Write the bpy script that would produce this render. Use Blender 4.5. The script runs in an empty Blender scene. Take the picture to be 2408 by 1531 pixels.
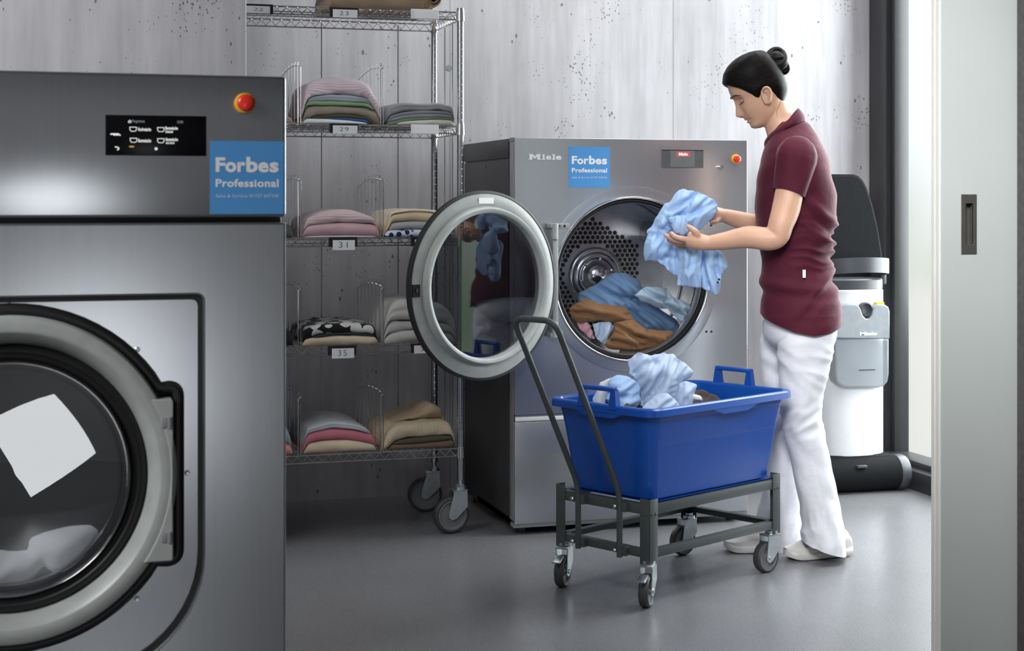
import bpy, bmesh, math, random
import numpy as np
from mathutils import Vector, Matrix, noise

SC = bpy.context.scene
COL = SC.collection
PI = math.pi
random.seed(7)

# ---------------------------------------------------------------- camera
YAW = .287
cam_d = bpy.data.cameras.new('camera')
cam = bpy.data.objects.new('camera', cam_d)
COL.objects.link(cam)
cam.location = (-1.6, -5.386, 1.2)
cam.rotation_euler = (PI/2, 0, -YAW)
cam_d.sensor_width = 36
cam_d.lens = 3700/2408*36
cam_d.shift_y = -(765.5-470)/2408
cam_d.clip_start = .05
cam_d.dof.use_dof = True
cam_d.dof.focus_distance = 5.3
cam_d.dof.aperture_fstop = 11
SC.camera = cam

# ---------------------------------------------------------------- colour management
SC.view_settings.view_transform = 'Standard'
SC.view_settings.look = 'None'
SC.view_settings.gamma = 1
SC.view_settings.use_curve_mapping = False
SC.view_settings.exposure = 0.0

# ---------------------------------------------------------------- world: overcast sky over pale garden
W = bpy.data.worlds.new('world'); SC.world = W; W.use_nodes = True
nt = W.node_tree; nt.nodes.clear()
def N(nt, t, **kw):
    n = nt.nodes.new(t)
    for k, v in kw.items():
        if k in ('operation', 'blend_type', 'data_type', 'noise_dimensions', 'feature', 'wave_type', 'bands_direction', 'distribution', 'interpolation', 'wave_profile'): setattr(n, k, v)
    return n
o = N(nt, 'ShaderNodeOutputWorld'); bg = N(nt, 'ShaderNodeBackground')
tc = N(nt, 'ShaderNodeTexCoord'); sep = N(nt, 'ShaderNodeSeparateXYZ')
nt.links.new(tc.outputs['Generated'], sep.inputs[0])
nz = N(nt, 'ShaderNodeTexNoise'); nz.inputs['Scale'].default_value = 9; nz.inputs['Detail'].default_value = 1
nt.links.new(tc.outputs['Generated'], nz.inputs['Vector'])
cr = N(nt, 'ShaderNodeValToRGB'); e = cr.color_ramp.elements
e[0].position = .38; e[0].color = (.30, .47, .28, 1); e[1].position = .62; e[1].color = (.80, .78, .76, 1)
nt.links.new(nz.outputs['Fac'], cr.inputs['Fac'])
ad = N(nt, 'ShaderNodeMath', operation='MULTIPLY_ADD'); ad.inputs[1].default_value = .04; 
nt.links.new(nz.outputs['Fac'], ad.inputs[0]); nt.links.new(sep.outputs['Z'], ad.inputs[2])
mr = N(nt, 'ShaderNodeMapRange'); mr.inputs['From Min'].default_value = -.02; mr.inputs['From Max'].default_value = .06
nt.links.new(ad.outputs[0], mr.inputs['Value'])
mx = N(nt, 'ShaderNodeMix', data_type='RGBA'); mx.inputs[7].default_value = (.93, .955, 1, 1)
nt.links.new(mr.outputs[0], mx.inputs['Factor']); nt.links.new(cr.outputs['Color'], mx.inputs[6])
nt.links.new(mx.outputs[2], bg.inputs['Color']); bg.inputs['Strength'].default_value = 1.25
nt.links.new(bg.outputs[0], o.inputs[0])

# ---------------------------------------------------------------- lamps and added fill lights
def area(name, loc, target, sx, sy, power, color=(1, 1, 1), roll=0, spread=180):
    l = bpy.data.lights.new(name, 'AREA'); l.shape = 'RECTANGLE'; l.size = sx; l.size_y = sy
    l.energy = power; l.color = color; l.spread = math.radians(spread)
    ob = bpy.data.objects.new(name, l); COL.objects.link(ob); ob.location = loc
    q = (Vector(target)-Vector(loc)).to_track_quat('-Z', 'Y')
    ob.rotation_euler = (q.to_matrix() @ Matrix.Rotation(roll, 3, 'Z')).to_euler()
    return ob
area('window daylight', (2.7, .15, 1.75), (0, -.25, 1.45), 2.0, 2.5, 200, (.94, .97, 1))
area('wall washer', (.60, .22, 2.93), (.60, .45, 0), 2.3, .3, 23)
area('ceiling panel', (1.35, -.9, 2.92), (1.25, -.9, 0), 1.4, 1.2, 24, spread=100)
area('person fill', (-.6, -3.6, 2.8), (.95, -.5, 1.1), .8, .8, 4.5, spread=40)  # added frontal fill for the person and the cart
area('door leaf fill', (-.9, -3.9, 2.3), (.62, -2.05, 1.1), .6, .6, 10, spread=50)  # extra light put in to brighten the sliding door leaf
area('left wall fill', (-2.3, -1.5, 2.92), (-1.6, -.1, 1.6), .8, .8, 14, spread=100)  # made-up light that lifts the wall section above the washing machine
area('rear wall fill', (-.6, -6.4, 2.9), (-.6, -8.5, 1.3), 4.5, 1.0, 44)  # added to light the rear wall that the steel fronts reflect
area('washer fill', (-3.4, -4.0, 2.4), (-1.6, -2.9, 1.0), 1, 1, 15, spread=90)  # invented side light to brighten the washing machine's door ring
area('softbox', (-1.48, -6.1, .52), (-1.62, -2.9, .8), .60, .60, 4.2, (.95, .98, 1), .52)


# ---------------------------------------------------------------- helpers
F0 = Vector((math.cos(YAW), -math.sin(YAW), 0))      # to the right of the camera
F1 = Vector((math.sin(YAW), math.cos(YAW), 0))       # into the room
def at(u, v, Y):
    """Point of the room on the plane y = Y seen at a spot measured in the photograph."""
    r = F0*((u-1204)/3700) + F1 + Vector((0, 0, -(v-470)/3700))
    t = (Y-cam.location.y)/r.y
    return cam.location + r*t

ROOT = {}
def lin(c):
    c = c/255
    return c/12.92 if c <= .04045 else ((c+.055)/1.055)**2.4
def srgb(r, g, b): return (lin(r), lin(g), lin(b), 1)

def setp(o, label=None, cat=None, group=None, kind=None):
    if label: o['label'] = label
    if cat: o['category'] = cat
    if group: o['group'] = group
    if kind: o['kind'] = kind
    return o
def thing(name, label, cat, loc, group=None):
    o = bpy.data.objects.new(name, None); COL.objects.link(o); o.location = loc
    o.empty_display_size = .1
    ROOT[o] = Vector(loc)
    return setp(o, label, cat, group)

class MB:
    def __init__(s): s.v = []; s.f = []; s.flat = set()
    def add(s, vs, fs, M=None):
        n = len(s.v)
        if M is None: s.v += [tuple(v) for v in vs]
        else: s.v += [tuple(M @ Vector(v)) for v in vs]
        s.f += [tuple(i+n for i in f) for f in fs]
        return s
    def box(s, x0, x1, y0, y1, z0, z1, bev=0, M=None, seg=2):
        if bev <= 0:
            vs = [(x, y, z) for x in (x0, x1) for y in (y0, y1) for z in (z0, z1)]
            fs = [(0,1,3,2), (4,6,7,5), (0,4,5,1), (2,3,7,6), (0,2,6,4), (1,5,7,3)]
            return s.add(vs, fs, M)
        bm = bmesh.new(); bmesh.ops.create_cube(bm, size=1)
        for v in bm.verts:
            v.co = Vector(((x0+x1)/2+v.co.x*(x1-x0), (y0+y1)/2+v.co.y*(y1-y0), (z0+z1)/2+v.co.z*(z1-z0)))
        bmesh.ops.bevel(bm, geom=bm.edges[:], offset=bev, segments=seg, profile=.5, affect='EDGES')
        bm.verts.index_update()
        fa = sorted(((f.calc_area(), i) for i, f in enumerate(bm.faces)), reverse=True)[:6]
        s.flat |= {len(s.f)+i for _, i in fa}
        s.add([v.co for v in bm.verts], [[v.index for v in f.verts] for f in bm.faces], M); bm.free()
        return s
    def tube(s, pts, r, n=8, closed=False, M=None, flat=None):
        P = [Vector(p) for p in pts]; m = len(P)
        R = r if hasattr(r, '__len__') else [r]*m
        T = []
        for i in range(m):
            a = P[(i-1) % m] if (closed or i > 0) else P[i]
            b = P[(i+1) % m] if (closed or i < m-1) else P[i]
            d = (b-a); T.append(d.normalized() if d.length > 1e-9 else Vector((0, 0, 1)))
        up = Vector((0, 0, 1)) if abs(T[0].z) < .9 else Vector((1, 0, 0))
        U = (up-T[0]*up.dot(T[0])).normalized()
        vs = []
        for i in range(m):
            if i > 0:
                U = U-T[i]*U.dot(T[i])
                U = U.normalized() if U.length > 1e-6 else Vector((1, 0, 0))
            V = T[i].cross(U)
            for k in range(n):
                a = 2*PI*k/n
                vs.append(P[i]+U*(R[i]*math.cos(a))+V*(R[i]*math.sin(a)*(flat or 1)))
        fs = []
        for i in range(m if closed else m-1):
            j = (i+1) % m
            for k in range(n):
                l = (k+1) % n
                fs.append((i*n+k, i*n+l, j*n+l, j*n+k))
        if not closed:
            fs.append(tuple(range(n))[::-1]); fs.append(tuple((m-1)*n+k for k in range(n)))
        return s.add(vs, fs, M)
    def cyl(s, p0, p1, r, n=16, r2=None, M=None):
        return s.tube([p0, p1], [r, r if r2 is None else r2], n, M=M)
    def lathe(s, prof, c, axis=(0, -1, 0), n=48, a0=0, a1=2*PI):
        """prof: (radius, distance along axis); c: centre"""
        A = Vector(axis).normalized(); up = Vector((0, 0, 1)) if abs(A.z) < .9 else Vector((1, 0, 0))
        U = (up-A*up.dot(A)).normalized(); V = A.cross(U); c = Vector(c)
        full = abs(a1-a0-2*PI) < 1e-6; m = n if full else n+1
        vs = []; fs = []
        for (r, t) in prof:
            for k in range(m):
                a = a0+(a1-a0)*k/n
                vs.append(c+A*t+U*(r*math.cos(a))+V*(r*math.sin(a)))
        for i in range(len(prof)-1):
            for k in range(n):
                l = (k+1) % m
                fs.append((i*m+k, i*m+l, (i+1)*m+l, (i+1)*m+k))
        return s.add(vs, fs)
    def sphere(s, c, r, n=16, m=10, M=None):
        rx, ry, rz = r if hasattr(r, '__len__') else (r, r, r)
        vs = [(c[0], c[1], c[2]+rz)]; fs = []
        for i in range(1, m):
            p = PI*i/m
            for k in range(n):
                a = 2*PI*k/n
                vs.append((c[0]+rx*math.sin(p)*math.cos(a), c[1]+ry*math.sin(p)*math.sin(a), c[2]+rz*math.cos(p)))
        vs.append((c[0], c[1], c[2]-rz))
        for k in range(n):
            fs.append((0, 1+k, 1+(k+1) % n)); fs.append((len(vs)-1, 1+(m-2)*n+(k+1) % n, 1+(m-2)*n+k))
        for i in range(m-2):
            for k in range(n):
                fs.append((1+i*n+k, 1+(i+1)*n+k, 1+(i+1)*n+(k+1) % n, 1+i*n+(k+1) % n))
        return s.add(vs, fs, M)
    def plate(s, outlines, y0, y1, bev=0):
        """outlines in x,z (first the outer one, then holes), filled between y0 and y1"""
        cu = bpy.data.curves.new('tmp', 'CURVE'); cu.dimensions = '2D'; cu.fill_mode = 'BOTH'
        cu.extrude = abs(y1-y0)/2-bev; cu.bevel_depth = bev; cu.bevel_resolution = 1
        if bev: cu.offset = -bev
        for ol in outlines:
            sp = cu.splines.new('POLY'); sp.points.add(len(ol)-1); sp.use_cyclic_u = True
            for p, q in zip(sp.points, ol): p.co = (q[0], q[1], 0, 1)
        n0 = len(s.f); s._curve(cu, lambda c: (c[0], (y0+y1)/2-c[2], c[1]))
        for i in range(n0, len(s.f)):
            ys_ = [s.v[k][1] for k in s.f[i]]
            if max(ys_)-min(ys_) < 1e-6: s.flat.add(i)
        return s
    def _curve(s, cu, fn):
        ob = bpy.data.objects.new('tmp', cu); COL.objects.link(ob)
        bpy.context.view_layer.update()
        me = bpy.data.meshes.new_from_object(ob.evaluated_get(bpy.context.evaluated_depsgraph_get()))
        s.add([fn(v.co) for v in me.vertices], [tuple(p.vertices) for p in me.polygons])
        bpy.data.objects.remove(ob); bpy.data.curves.remove(cu); bpy.data.meshes.remove(me)
        return s
    def text(s, body, x0, x1, z0, z1, y, bold=0, depth=.0004, spacing=1, fn=None, shear=0):
        """lettering stretched to fill x0..x1, z0..z1 on the plane y (front face towards -y)"""
        cu = bpy.data.curves.new('tmp', 'FONT'); cu.body = body; cu.size = 1; cu.offset = bold; cu.extrude = .001
        cu.space_character = spacing; cu.resolution_u = 3; cu.shear = shear
        t = MB(); t._curve(cu, lambda c: (c[0], c[2], c[1]))
        if not t.v: return s
        a = np.array(t.v); lo = a.min(0); hi = a.max(0)
        vs = []
        for p in t.v:
            q = (x0+(p[0]-lo[0])/(hi[0]-lo[0])*(x1-x0), y-(depth if p[1] > 0 else 0), z0+(p[2]-lo[2])/(hi[2]-lo[2])*(z1-z0))
            vs.append(fn(q) if fn else q)
        return s.add(vs, t.f)
    def build(s, name, mat, parent=None, smooth=35, local=False, label=None, flip=False):
        me = bpy.data.meshes.new(name)
        root = ROOT.get(parent, Vector((0, 0, 0))) if (parent is not None and not local) else Vector((0, 0, 0))
        vs = [(v[0]-root[0], v[1]-root[1], v[2]-root[2]) for v in s.v]
        me.from_pydata(vs, [], s.f); me.update()
        bm = bmesh.new(); bm.from_mesh(me); bmesh.ops.recalc_face_normals(bm, faces=bm.faces[:])
        if flip: bmesh.ops.reverse_faces(bm, faces=bm.faces[:])
        bm.to_mesh(me); bm.free()
        if smooth:
            me.polygons.foreach_set('use_smooth', [True]*len(me.polygons))
            for i in s.flat: me.polygons[i].use_smooth = False
            me.set_sharp_from_angle(angle=math.radians(smooth))
        if mat: me.materials.append(mat)
        ob = bpy.data.objects.new(name, me); COL.objects.link(ob)
        if parent is not None:
            ob.parent = parent; ROOT[ob] = root
        if label: ob['label'] = label
        return ob
def rebase(ob, loc):
    """put the origin of a single-mesh thing at loc without moving it"""
    loc = Vector(loc)
    ob.data.transform(Matrix.Translation(-loc)); ob.location = loc; ROOT[ob] = loc
    return ob
def solo(mb, name, mat, label, cat, group=None, smooth=60, base=None):
    ob = mb.build(name, mat, smooth=smooth)
    a = np.array(mb.v); lo = a.min(0); hi = a.max(0)
    rebase(ob, base or ((lo[0]+hi[0])/2, (lo[1]+hi[1])/2, lo[2]))
    return setp(ob, label, cat, group)
def arc(cx, cz, r, a0, a1, n=12):
    return [(cx+r*math.cos(a0+(a1-a0)*i/n), cz+r*math.sin(a0+(a1-a0)*i/n)) for i in range(n+1)]
def circ(cx, cz, r, n=72): return arc(cx, cz, r, 0, 2*PI*(1-1/n), n-1)
def rrect(x0, x1, z0, z1, r, n=6):
    return (arc(x1-r, z0+r, r, -PI/2, 0, n)+arc(x1-r, z1-r, r, 0, PI/2, n)+arc(x0+r, z1-r, r, PI/2, PI, n)+arc(x0+r, z0+r, r, PI, 1.5*PI, n))
def smoothpath(pts, n=6):
    """Catmull-Rom through the points"""
    P = [Vector(p) for p in pts]; out = []
    for i in range(len(P)-1):
        a = P[max(i-1, 0)]; b = P[i]; c = P[i+1]; d = P[min(i+2, len(P)-1)]
        for k in range(n):
            t = k/n
            out.append(.5*((2*b)+(c-a)*t+(2*a-5*b+4*c-d)*t*t+(3*b-a-3*c+d)*t**3))
    out.append(P[-1]); return out
def fillet(pts, r, n=5):
    """polyline with rounded inner corners"""
    P = [Vector(p) for p in pts]; out = [P[0]]
    for i in range(1, len(P)-1):
        a = (P[i-1]-P[i]); b = (P[i+1]-P[i]); k = min(r, a.length*.49, b.length*.49)
        a.normalize(); b.normalize(); p0 = P[i]+a*k; p1 = P[i]+b*k
        for j in range(n+1):
            t = j/n; out.append(p0*(1-t)**2+P[i]*2*t*(1-t)+p1*t*t)
    out.append(P[-1]); return out

# ---------------------------------------------------------------- materials
def newmat(name):
    m = bpy.data.materials.new(name); m.use_nodes = True; nt = m.node_tree
    return m, nt, nt.nodes['Principled BSDF']
def mapping(nt, scale, coord='Object'):
    tc = N(nt, 'ShaderNodeTexCoord'); mp = N(nt, 'ShaderNodeMapping'); mp.inputs['Scale'].default_value = scale
    nt.links.new(tc.outputs[coord], mp.inputs[0]); return mp.outputs[0]
def tex_noise(nt, vec, scale, detail=3, rough=.5):
    n = N(nt, 'ShaderNodeTexNoise'); n.inputs['Scale'].default_value = scale; n.inputs['Detail'].default_value = detail
    n.inputs['Roughness'].default_value = rough
    nt.links.new(vec, n.inputs['Vector']); return n.outputs['Fac']
def ramp(nt, fac, stops):
    c = N(nt, 'ShaderNodeValToRGB'); el = c.color_ramp.elements
    while len(el) < len(stops): el.new(.5)
    for e_, (p, col) in zip(el, stops):
        e_.position = p; e_.color = col if hasattr(col, '__len__') else (col, col, col, 1)
    nt.links.new(fac, c.inputs['Fac']); return c.outputs['Color']
def mixc(nt, fac, a, b, mode='MIX'):
    m = N(nt, 'ShaderNodeMix', data_type='RGBA', blend_type=mode)
    for s_, x in (('Factor', fac), (6, a), (7, b)):
        if isinstance(x, (int, float)): m.inputs[s_].default_value = x
        elif isinstance(x, tuple): m.inputs[s_].default_value = x
        else: nt.links.new(x, m.inputs[s_])
    return m.outputs[2]
def math_(nt, op, a, b=None, c=None):
    m = N(nt, 'ShaderNodeMath', operation=op)
    for i, x in enumerate((a, b, c)):
        if x is None: continue
        if isinstance(x, (int, float)): m.inputs[i].default_value = x
        else: nt.links.new(x, m.inputs[i])
    return m.outputs[0]
def bump(nt, bs, h, strength=.3, dist=.002):
    b = N(nt, 'ShaderNodeBump'); b.inputs['Strength'].default_value = strength; b.inputs['Distance'].default_value = dist
    nt.links.new(h, b.inputs['Height']); nt.links.new(b.outputs[0], bs.inputs['Normal'])
def plain(name, col, rough=.5, metal=0, spec=.5, var=.08, vscale=30, sheen=0, coat=0, bmp=0):
    m, nt, bs = newmat(name)
    bs.inputs['Roughness'].default_value = rough; bs.inputs['Metallic'].default_value = metal
    bs.inputs['Specular IOR Level'].default_value = spec
    n = tex_noise(nt, mapping(nt, (1, 1, 1)), vscale, 3)
    d = tuple(c*(1-var) for c in col[:3])+(1,); u = tuple(min(1, c*(1+var)) for c in col[:3])+(1,)
    nt.links.new(ramp(nt, n, [(.3, d), (.7, u)]), bs.inputs['Base Color'])
    if sheen: bs.inputs['Sheen Weight'].default_value = sheen; bs.inputs['Sheen Roughness'].default_value = .4
    if coat: bs.inputs['Coat Weight'].default_value = coat; bs.inputs['Coat Roughness'].default_value = .08
    if bmp: bump(nt, bs, n, bmp, .001)
    return m
def steel(name, col, rough=.36, metal=.9, brush=(220, 220, 3), amt=.10, rv=.12, bmp=.008):
    m, nt, bs = newmat(name)
    n = tex_noise(nt, mapping(nt, brush), 1, 4, .6)
    d = tuple(c*(1-amt) for c in col[:3])+(1,); u = tuple(c*(1+amt) for c in col[:3])+(1,)
    nt.links.new(ramp(nt, n, [(.3, d), (.7, u)]), bs.inputs['Base Color'])
    bs.inputs['Metallic'].default_value = metal
    nt.links.new(math_(nt, 'MULTIPLY_ADD', n, rv, rough-rv/2), bs.inputs['Roughness'])
    if bmp: bump(nt, bs, n, bmp, .0004)
    return m
def glass_thin(name, tint=(1, 1, 1), ior=1.5, extra=0., rough=0.0):
    """a pane: lets light through and mirrors at grazing angles"""
    m = bpy.data.materials.new(name); m.use_nodes = True; nt = m.node_tree; nt.nodes.clear()
    out = N(nt, 'ShaderNodeOutputMaterial'); tr = N(nt, 'ShaderNodeBsdfTransparent'); gl = N(nt, 'ShaderNodeBsdfGlossy')
    tr.inputs[0].default_value = (*tint, 1); gl.inputs['Roughness'].default_value = rough
    fr = N(nt, 'ShaderNodeFresnel'); ge = N(nt, 'ShaderNodeNewGeometry')
    nt.links.new(math_(nt, 'MULTIPLY_ADD', ge.outputs['Backfacing'], 1/ior-ior, ior), fr.inputs['IOR'])
    n = tex_noise(nt, mapping(nt, (1, 1, 1)), 6, 2)
    f = math_(nt, 'ADD', fr.outputs[0], math_(nt, 'MULTIPLY_ADD', n, .02, extra))
    mx = N(nt, 'ShaderNodeMixShader'); nt.links.new(f, mx.inputs[0]); nt.links.new(tr.outputs[0], mx.inputs[1]); nt.links.new(gl.outputs[0], mx.inputs[2])
    nt.links.new(mx.outputs[0], out.inputs[0]); return m
def glow(name, col, s=1.0):
    m, nt, bs = newmat(name)
    bs.inputs['Base Color'].default_value = col
    n = tex_noise(nt, mapping(nt, (1, 1, 1)), 40, 1)
    nt.links.new(ramp(nt, n, [(.2, tuple(c*.95 for c in col[:3])+(1,)), (.8, col)]), bs.inputs['Emission Color'])
    bs.inputs['Emission Strength'].default_value = s; return m
def concrete():
    m, nt, bs = newmat('board-marked concrete')
    g = mapping(nt, (1, 1, 1)); st = mapping(nt, (9, 9, .55)); fine = mapping(nt, (40, 40, 4))
    big = tex_noise(nt, g, 1.3, 4, .6); streak = tex_noise(nt, st, 1, 5, .6); fn = tex_noise(nt, fine, 1, 3)
    base = ramp(nt, big, [(.3, (.41, .40, .42, 1)), (.7, (.55, .54, .57, 1))])
    base = mixc(nt, .6, base, ramp(nt, streak, [(.32, .40), (.68, .60)]), 'OVERLAY')
    base = mixc(nt, .30, base, ramp(nt, fn, [(.3, .38), (.7, .62)]), 'OVERLAY')
    # pits, sparse and small
    v = N(nt, 'ShaderNodeTexVoronoi'); v.inputs['Scale'].default_value = 46
    ws = N(nt, 'ShaderNodeMapping'); ws.inputs['Scale'].default_value = (1, 1, .55)
    nt.links.new(g, ws.inputs[0]); nt.links.new(ws.outputs[0], v.inputs['Vector'])
    sel = tex_noise(nt, g, 11, 2); thr = math_(nt, 'MULTIPLY', math_(nt, 'MAXIMUM', math_(nt, 'SUBTRACT', sel, .52), 0), 1.15)
    dist = math_(nt, 'ADD', v.outputs['Distance'], math_(nt, 'MULTIPLY_ADD', tex_noise(nt, g, 190, 2), .2, -.1))
    pit = math_(nt, 'LESS_THAN', dist, thr)
    v2 = N(nt, 'ShaderNodeTexVoronoi'); v2.inputs['Scale'].default_value = 90; nt.links.new(ws.outputs[0], v2.inputs['Vector'])
    sel2 = tex_noise(nt, g, 5, 3); pit2 = math_(nt, 'LESS_THAN', v2.outputs['Distance'], math_(nt, 'MULTIPLY', math_(nt, 'MAXIMUM', math_(nt, 'SUBTRACT', sel2, .50), 0), 1.25))
    pits = math_(nt, 'MINIMUM', math_(nt, 'ADD', pit, pit2), 1)
    col = mixc(nt, math_(nt, 'MULTIPLY', pits, .78), base, (.10, .095, .10, 1))
    # shuttering joints
    sx = N(nt, 'ShaderNodeSeparateXYZ'); nt.links.new(g, sx.inputs[0])
    seam = None
    for x in (-.0193, .964, -.855, 1.9, -1.9):
        d = math_(nt, 'LESS_THAN', math_(nt, 'ABSOLUTE', math_(nt, 'SUBTRACT', sx.outputs['X'], x)), .0022)
        seam = d if seam is None else math_(nt, 'ADD', seam, d)
    col = mixc(nt, math_(nt, 'MULTIPLY', seam, .6), col, (.16, .155, .16, 1))
    nt.links.new(col, bs.inputs['Base Color']); bs.inputs['Roughness'].default_value = .75; bs.inputs['Specular IOR Level'].default_value = .3
    h = math_(nt, 'SUBTRACT', math_(nt, 'MULTIPLY', fn, .3), math_(nt, 'ADD', pits, seam))
    bump(nt, bs, h, .5, .004)
    return m
def floor_mat():
    m, nt, bs = newmat('grey epoxy floor')
    g = mapping(nt, (1, 1, 1)); n = tex_noise(nt, g, 2.2, 4); f = tex_noise(nt, g, 160, 2)
    nt.links.new(ramp(nt, n, [(.3, (.150, .151, .160, 1)), (.7, (.174, .176, .186, 1))]), bs.inputs['Base Color'])
    bs.inputs['Specular IOR Level'].default_value = .75
    nt.links.new(math_(nt, 'MULTIPLY_ADD', f, .06, .25), bs.inputs['Roughness'])
    bump(nt, bs, math_(nt, 'ADD', f, math_(nt, 'MULTIPLY', tex_noise(nt, g, 55, 2), 1.5)), .012, .002)
    return m
M = dict(
    concrete=concrete(), floor=floor_mat(),
    plaster=plain('grey ceiling', (.22, .22, .225, 1), .8), corridor=plain('grey plaster', (.50, .50, .52, 1), .8),
    anth=plain('anthracite frame', (.028, .028, .031, 1), .4), pane=glass_thin('window glass', (.97, .99, .98), 1.45),
    steel=steel('brushed steel', (.44, .455, .475, 1), .23, .9, (260, 260, 2), .03, .03, .004), steel_dk=steel('recessed steel', (.42, .43, .455, 1), .23, .9, (260, 260, 2), .03, .03, .004),
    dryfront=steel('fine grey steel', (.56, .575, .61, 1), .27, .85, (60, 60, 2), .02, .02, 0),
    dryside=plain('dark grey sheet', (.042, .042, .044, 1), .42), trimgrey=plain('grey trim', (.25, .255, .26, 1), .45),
    chrome=plain('chrome', (.70, .70, .71, 1), .16, 1, var=.03), zinc=plain('zinc plated steel', (.55, .60, .62, 1), .30, .95, var=.1),
    drumsteel=plain('polished drum steel', (.52, .52, .54, 1), .30, .95, var=.06), black=plain('black plastic', (.012, .012, .013, 1), .38),
    rubber=plain('black rubber', (.011, .011, .012, 1), .45), blackgloss=plain('black glass', (.004, .004, .005, 1), .25, spec=.15),
    doorgrey=plain('grey door plastic', (.38, .40, .39, 1), .36), dometrans=glass_thin('washer glass', (.86, .88, .90), 1.5, .16),
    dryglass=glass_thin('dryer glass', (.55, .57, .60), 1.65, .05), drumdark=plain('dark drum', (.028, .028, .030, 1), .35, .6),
    yellow=plain('yellow plastic', (.80, .50, .02, 1), .35), red=plain('red plastic', (.85, .035, .015, 1), .32, coat=.3),
    stickblue=plain('sticker blue', (.078, .31, .68, 1), .5, var=.01), white=plain('white', (.85, .85, .86, 1), .5, var=.02),
    palewhite=plain('pale lettering', (.55, .66, .80, 1), .5, var=.02), glowwhite=glow('lit white', (.82, .83, .82, 1), .85), glowdim=glow('lit grey', (.3, .3, .3, 1), .5),
    gloworange=glow('lit orange', (.8, .42, .1, 1), .5), screengrey=plain('grey screen', (.085, .09, .095, 1), .25), screenmid=plain('mid grey screen', (.13, .135, .14, 1), .25),
    screenred=glow('lit red', (.42, .05, .06, 1), .6), ink=plain('ink', (.05, .05, .06, 1), .6), paper=plain('paper', (.66, .67, .70, 1), .55, var=.02),
    cart=plain('dark grey powder coat', (.058, .068, .070, 1), .42, spec=.4, var=.05), wheelgrey=plain('grey wheel disc', (.17, .175, .18, 1), .45),
    tread=plain('wheel tread', (.045, .047, .05, 1), .5), tub=plain('blue polyethylene', (.003, .060, .33, 1), .28, spec=.5, var=.05),
    wire=plain('bright wire', (.62, .62, .62, 1), .22, 1, var=.05), post=plain('bright post', (.50, .51, .52, 1), .22, 1, var=.05),
)
# ================================================================ the room
def st(mb, name, mat, smooth=0, parent=None):
    o_ = mb.build(name, mat, parent, smooth=smooth)
    if parent is None: o_['kind'] = 'structure'
    return o_
st(MB().box(-4, 3.2, -8.5, 1.1, -.1, 0), 'floor', M['floor'])
st(MB().box(-4, 3.2, -8.5, 1.1, 3.0, 3.1), 'ceiling', M['plaster'])
wb = st(MB().box(-4, 1.955, .868, 1.06, 0, 3.0), 'wall_back', M['concrete'])
st(MB().cyl((-.0229, .8665, 1.74), (-.0229, .874, 1.74), .0125, 20), 'tie_hole', M['trimgrey'], 30, wb)
st(MB().box(-4, -.966, -.12, .085, 0, 3.0, .004), 'wall_left', M['concrete'])
st(MB().box(-4.1, -4, -8.5, 1.1, 0, 3.0), 'wall_corridor', M['corridor'])
st(MB().box(-4, 3.2, -8.6, -8.5, 0, 3.0), 'wall_rear', M['corridor'])
st(MB().box(3.2, 3.3, -8.6, -2.1, 0, 3.0), 'wall_far', M['corridor'])
M['darkwall'] = plain('dark grey wall', (.050, .048, .048, 1), .8, var=.25, vscale=60)  # darker grey base colour for the front wall
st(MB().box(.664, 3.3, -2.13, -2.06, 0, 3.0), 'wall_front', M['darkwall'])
# glazed right wall
w1 = st(MB().box(1.90, 2.0, .735, .868, 0, 3, .004).box(1.93, 2.0, .70, .74, 0, 3, .003)
        .box(1.83, 2.0, -2.05, .80, 0, .08, .004).box(1.88, 2.0, -2.05, .80, .078, .105, .003)
        .box(1.9, 2.0, -2.06, -1.96, 0, 3, .004).box(1.9, 2.0, -2.05, .80, 2.86, 3, .004), 'window_1', M['anth'], 35)
st(MB().box(1.955, 1.963, -1.97, .74, .1, 2.87), 'glass_pane', M['pane'], 0, w1)
# sliding door leaf, its edge towards the opening
dm = MB()
dx0, dx1, dy = .4686, .80, -2.0345
hx0, hx1, hz0, hz1 = .5247, .5671, 1.0678, 1.2134
dm.plate([[(dx0, 0), (dx1, 0), (dx1, 2.9), (dx0, 2.9)], [(hx0+.004, hz0+.004), (hx0+.004, hz1-.004), (hx1-.004, hz1-.004), (hx1-.004, hz0+.004)]], dy, dy+.04, .0015)
M['doorleaf'] = plain('sage grey door leaf', (.36, .385, .375, 1), .45, var=.03, vscale=3)
M['dooredge'] = plain('pale edge strip', (.55, .55, .52, 1), .5, var=.02)
M['pull'] = plain('bronze pull', (.14, .135, .125, 1), .4, .7)
d1 = st(dm, 'door_1', M['doorleaf'])
st(MB().box(dx0-.003, dx0+.001, dy+.002, dy+.018, 0, 2.9, .001).box(dx0-.003, dx0+.001, dy+.022, dy+.038, 0, 2.9, .001), 'edge_strip', M['dooredge'], 0, d1)
hp = MB().plate([[(hx0, hz0), (hx1, hz0), (hx1, hz1), (hx0, hz1)], rrect(hx0+.012, hx1-.009, hz0+.022, hz1-.022, .003)], dy-.002, dy+.003, .0006)
hp.box(hx0+.010, hx1-.007, dy+.018, dy+.020, hz0+.02, hz1-.02)
hp.box(hx0+.010, hx0+.012, dy, dy+.02, hz0+.02, hz1-.02).box(hx1-.009, hx1-.007, dy, dy+.02, hz0+.02, hz1-.02)
hp.box(hx0+.010, hx1-.007, dy, dy+.02, hz0+.02, hz0+.022).box(hx0+.010, hx1-.007, dy, dy+.02, hz1-.022, hz1-.02)
st(hp, 'door_handle', M['pull'], 30, d1)
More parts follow.
